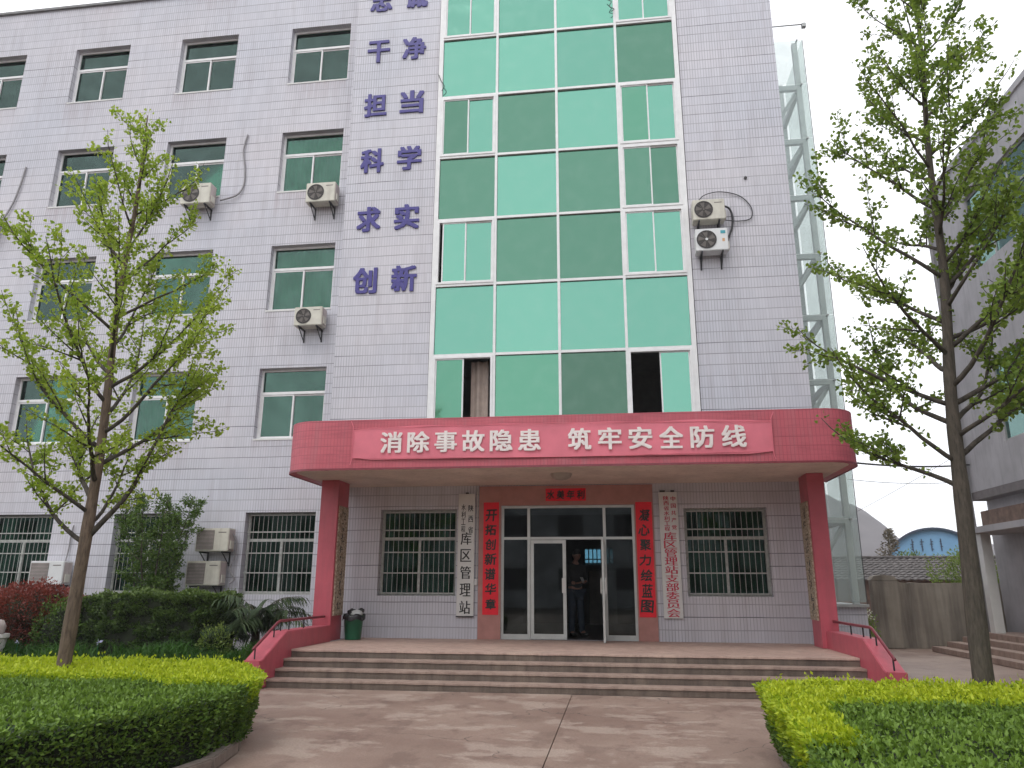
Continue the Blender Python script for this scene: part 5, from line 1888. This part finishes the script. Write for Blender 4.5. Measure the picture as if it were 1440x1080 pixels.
def ginkgo(label, base, trunk, limbs, leaf, seed, leaf_size=0.045, dens=1.0, bark='bark', branch_bark='bark_dark'):
    """trunk: (x,y,z,r) relative to base; limbs: (z, azimuth deg, elevation deg, length)"""
    rs = np.random.default_rng(seed)
    t = thing('ginkgo_tree', label, 'tree', base)
    path, rad = smooth_path(trunk)
    rad = [r * (1 + 0.05 * math.sin(i * 1.7)) for i, r in enumerate(rad)]
    MB().tube([tuple(p) for p in path], rad, 14).build('trunk', bark, t, smooth=True)
    zs = [p.z for p in path]
    LP, LD = [], []
    def at_z(z):
        for i in range(len(zs) - 1):
            if zs[i] <= z <= zs[i + 1]:
                f = (z - zs[i]) / (zs[i + 1] - zs[i] + 1e-9)
                return path[i].lerp(path[i + 1], f), rad[i] + (rad[i + 1] - rad[i]) * f
        return path[-1], rad[-1]
    def spurs(p0, p1, dens_):
        ln = (p1 - p0).length
        n_ = max(1, int(ln / 0.045 * dens_ + rs.random()))
        d = (p1 - p0).normalized()
        for _ in range(n_):
            q = p0.lerp(p1, rs.random())
            k_ = rs.integers(3, 7)
            out = np.array(Vector(rs.normal(0, 1, 3)))
            for _ in range(k_):
                dirv = rs.normal(0, 1, 3)
                dirv = dirv / np.linalg.norm(dirv)
                dirv = dirv + np.array(d) * 0.35 + np.array([0, 0, 0.15])
                LP.append(np.array(q) + dirv * rs.uniform(0.012, 0.062))
                LD.append(dirv)
    def grow(start, az, el, L_, r0, level, mbr):
        n_ = max(4, int(L_ / 0.14))
        p = Vector(start)
        pts, rr = [p.copy()], [r0]
        e, a = el, az
        for k_ in range(n_):
            e += RAD(rs.normal(1.8 if level == 0 else 1.0, 3.5))
            a += RAD(rs.normal(0, 5))
            e = min(e, RAD(82))
            d = Vector((math.cos(a) * math.cos(e), math.sin(a) * math.cos(e), math.sin(e)))
            p = p + d * (L_ / n_)
            pts.append(p.copy())
            rr.append(max(0.0028, r0 * (1 - 0.85 * (k_ + 1) / n_)))
        mbr.tube([tuple(q) for q in pts], rr, 6 if level else 8)
        for k_ in range(len(pts) - 1):
            f = (k_ + 0.5) / n_
            if level == 0 and f < 0.18:
                continue
            spurs(pts[k_], pts[k_ + 1], dens * (0.8 if level == 0 else 1.25))
        if level < 2:
            nb = int((3.2 if level == 0 else 2.6) * L_ + rs.random()) + (1 if level == 0 else 0)
            for b in range(nb):
                f = rs.uniform(0.22, 0.92)
                i0 = min(int(f * n_), n_ - 1)
                s = 1 if b % 2 else -1
                grow(pts[i0], a + s * RAD(rs.uniform(28, 60)), el + RAD(rs.uniform(-22, 22)), L_ * (1 - f * 0.55) * rs.uniform(0.34, 0.60), rr[i0] * 0.6, level + 1, mbr)
    for z, az, el, L_ in limbs:
        p, r = at_z(z)
        m = MB()
        grow(p, RAD(az), RAD(el), L_, min(r * 0.5, 0.008 + L_ * 0.011), 0, m)
        m.build('limb', branch_bark, t, smooth=True)
    # leaves on the leader
    for i in range(len(path) - 1):
        if path[i].z > zs[-1] * 0.42:
            spurs(path[i], path[i + 1], dens * (0.5 if path[i].z < zs[-1] * .8 else 1.1))
    P, D = np.array(LP), np.array(LD)
    print('LEAVES', label[:20], len(P))
    tone = np.clip(rs.normal(.5, .22, len(P)), 0, 1)
    clump = np.sin(P[:, 0] * 5) * np.sin(P[:, 1] * 5 + 1) * np.sin(P[:, 2] * 4) * .25
    V = leaves_at(P, D, leaf_size, 0.62, 'fan', 0.3)
    o = link('crown', leaf_mesh('crown', V, tone + clump, leaf), t)
    o['kind'] = 'stuff'
    return t

def limb_set(seed, z0, z1, n, Lmax, Lmin, e0=28, e1=58, gap=137.5, az0=0):
    rs = random.Random(seed)
    out = []
    for i in range(n):
        f = i / (n - 1)
        z = z0 + (z1 - z0) * f ** 0.95
        L_ = Lmax + (Lmin - Lmax) * f ** 1.1
        out.append((z, az0 + i * gap + rs.uniform(-20, 20), e0 + (e1 - e0) * f + rs.uniform(-7, 7), L_ * rs.uniform(0.82, 1.12)))
    return out
# left tree: from camera, right is azimuth 0, left 180, towards the lens 270
left_limbs = [(1.92, 178, 28, 1.9), (1.96, 20, 42, 2.4), (2.12, 80, 35, 1.5), (2.25, 250, 30, 1.5)] + limb_set(3, 2.4, 7.0, 27, 2.3, 0.6, 27, 56, 137.5, 150)
ginkgo('young ginkgo with thin bright green foliage standing in the left bed', (-5.93, 7.84, 0.0),
       [(0, 0, 0, 0.095), (-0.01, 0, 0.55, 0.079), (0.03, 0, 2.1, 0.064), (0.04, 0, 3.25, 0.05), (-0.02, 0, 4.9, 0.035), (0.03, 0, 6.2, 0.026), (0.0, 0, 7.45, 0.006)],
       left_limbs, 'ginkgo_leaf', 31, 0.038, 0.80)
right_limbs = [(2.45, 160, 34, 1.6), (2.7, 190, 32, 1.7), (2.75, 20, 30, 2.0), (2.95, 300, 26, 1.6), (3.1, 130, 30, 1.9), (3.3, 5, 28, 2.1), (3.9, 345, 32, 2.1), (4.6, 15, 34, 2.0), (5.4, 355, 38, 1.8)] + limb_set(12, 3.1, 8.9, 36, 1.95, 0.8, 27, 56, 137.5, 40)
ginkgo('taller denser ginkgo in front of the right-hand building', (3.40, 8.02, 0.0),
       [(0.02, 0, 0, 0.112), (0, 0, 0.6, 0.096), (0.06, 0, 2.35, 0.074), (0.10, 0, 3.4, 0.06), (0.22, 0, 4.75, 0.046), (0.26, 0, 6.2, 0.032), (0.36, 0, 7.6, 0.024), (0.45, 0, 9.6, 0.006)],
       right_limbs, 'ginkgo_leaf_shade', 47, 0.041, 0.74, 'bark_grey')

def small_tree(label, base, h, r, mat, seed, n, size, name='small_tree', zc0=0.7, bark='bark_dark'):
    rs = np.random.default_rng(seed)
    t = thing(name, label, 'tree', base)
    LP, LD = [], []
    for s in range(7):
        az = s * 0.9 + rs.uniform(-.3, .3)
        m = MB()
        p = Vector((0, 0, 0))
        pts, rr = [p.copy()], [0.03]
        e = RAD(72)
        for k_ in range(14):
            e = RAD(rs.uniform(68, 86))
            p = p + Vector((math.cos(az) * math.cos(e), math.sin(az) * math.cos(e), math.sin(e))) * (h * rs.uniform(.9, 1.05) / 14)
            pts.append(p.copy())
            rr.append(0.03 * (1 - (k_ + 1) / 15.5))
        m.tube([tuple(q) for q in pts], rr, 6)
        for k_ in range(3, 14):
            for _ in range(3):
                a2 = rs.uniform(0, 6.28)
                L2 = r * rs.uniform(.4, 1.0) * (1 - (k_ / 14) ** 3 * .6)
                d = Vector((math.cos(a2), math.sin(a2), 0.7)).normalized()
                q = pts[k_] + d * L2
                m.tube([tuple(pts[k_]), tuple(q)], [0.006, 0.002], 4)
                for _ in range(int(n / 230)):
                    f = rs.random() ** .7
                    LP.append(np.array(pts[k_].lerp(q, f)) + rs.normal(0, .04, 3))
                    LD.append(np.array(d) + rs.normal(0, .6, 3))
        m.build('stem', bark, t)
    P, D = np.array(LP), np.array(LD)
    V = leaves_at(P, D, size, 0.42)
    link('crown', leaf_mesh('crown', V, rs.normal(.5, .22, len(P)), mat), t)['kind'] = 'stuff'
small_tree('small upright evergreen tree between the stacked units and the left trunk', (-9.35, 14.5, 0.16), 3.3, 0.55, 'osmanthus', 6, 17000, 0.062, 'evergreen_tree')

def conifer_far(label, base, h, r, seed, mat='conifer'):
    rs = np.random.default_rng(seed)
    t = thing('bare_conifer', label, 'tree', base)
    MB().tube([(0, 0, 0), (0, 0, h)], [0.16, 0.02], 6).build('trunk', 'bark_dark', t)
    P, D = [], []
    for k_ in range(22):
        z = h * (0.25 + 0.75 * k_ / 22)
        L_ = r * (1 - k_ / 24)
        for b in range(6):
            a = rs.uniform(0, 6.28)
            for f in np.linspace(0.1, 1, 9):
                for _ in range(1):
                    P.append([math.cos(a) * L_ * f, math.sin(a) * L_ * f, z + f * 0.1 + rs.normal(0, .06)])
                    D.append([math.cos(a), math.sin(a), 0.2])
    link('crown', leaf_mesh('crown', leaves_at(np.array(P), np.array(D), 0.22, 0.3), rs.normal(.5, .2, len(P)), mat), t)['kind'] = 'stuff'
conifer_far('brownish conifer rising above the tiled shed in front of the hill', (14.2, 42, 0), 4.4, 1.3, 3)
bush('far_bush', 'dark green bush at the left foot of the blue shed', 'bush', (16.6, 46, 0), 1.1, 1.0, 1.7, 'hedge_dark', 4000, 0.16, 33, core=False)

# pot with flowers by the yard wall corner
pp = thing('potted_plant', 'small pot of flowers standing by the pier of the yard wall', 'plant', (6.18, 20.3, 0))
MB().lathe([(0, 0.0), (0.10, 0.0), (0.14, 0.22), (0.15, 0.22), (0.15, 0.25), (0.13, 0.25), (0.12, 0.2), (0, 0.2)], 0, 0, 16).build('pot', 'pot_clay', pp)
V = leaves_at(RNG.normal(0, 0.07, (260, 3)) + [0, 0, .5] + RNG.uniform(-1, 1, (260, 1)) * [0, 0, .28], RNG.normal(0, 1, (260, 3)) + [0, 0, 1], 0.10, 0.3)
link('leaves', leaf_mesh('leaves', V, RNG.random(260), 'shrub_light'), pp)['kind'] = 'stuff'
V = leaves_at(RNG.normal(0, 0.05, (40, 3)) + [0, -0.03, .82], RNG.normal(0, 1, (40, 3)), 0.06, 0.6)
link('blooms', leaf_mesh('blooms', V, RNG.random(40), 'flower_white'), pp)['kind'] = 'stuff'
# white planter tub at the left picture edge
tb = thing('planter_tub', 'white plastic tub at the far left picture edge, before the red bush', 'tub', (-10.45, 12.0, 0.16))
MB().lathe([(0, 0), (0.14, 0), (0.19, 0.42), (0.22, 0.44), (0.22, 0.5), (0.18, 0.5), (0.16, 0.4), (0, 0.4)], 0, 0, 20).build('tub', 'sign_white', tb, smooth=False)
MB().lathe([(0, 0.41), (0.12, 0.44), (0.15, 0.62), (0.10, 0.72), (0, 0.74)], 0, 0, 16).build('bag', 'ac_side', tb, smooth=True)

# ------------------------------------------------------------------ unseen block added behind the lens to darken reflections in the glass
ob = thing('added_facing_block', 'unseen grey block added behind the lens to darken the ground-floor reflections', 'building', (0, -24, 0))
m = MB()
hs = [(-60 + 4 * i, -58.2 + 4 * i, z, z + 1.5) for i in range(24) for z in (1.2, 4.9)]
wall_sheet(m, -62, 40, 0, 7.8, 0.0, -0.3, hs)
m.build('wall', 'grey_render', ob)
pm = MB().box(0, 1.8, -0.28, -0.26, 0, 1.5).mesh('window', 'fan_dark')
for h in hs:
    link('window', pm, ob, (h[0], 0, h[2]))

# ------------------------------------------------------------------ spring haze
hz = bpy.data.materials.new('haze')
hz.use_nodes = True
hn = hz.node_tree
hn.nodes.clear()
ho = hn.nodes.new('ShaderNodeOutputMaterial')
hv_ = hn.nodes.new('ShaderNodeVolumePrincipled')
hv_.inputs['Color'].default_value = (0.92, 0.93, 0.96, 1)
hv_.inputs['Density'].default_value = 0.0010
hn.links.new(hv_.outputs[0], ho.inputs['Volume'])
MATS['haze'] = hz
tag(MB().box(-80, 330, -60, 460, -1.0, 62).build('haze', 'haze'), kind='stuff')
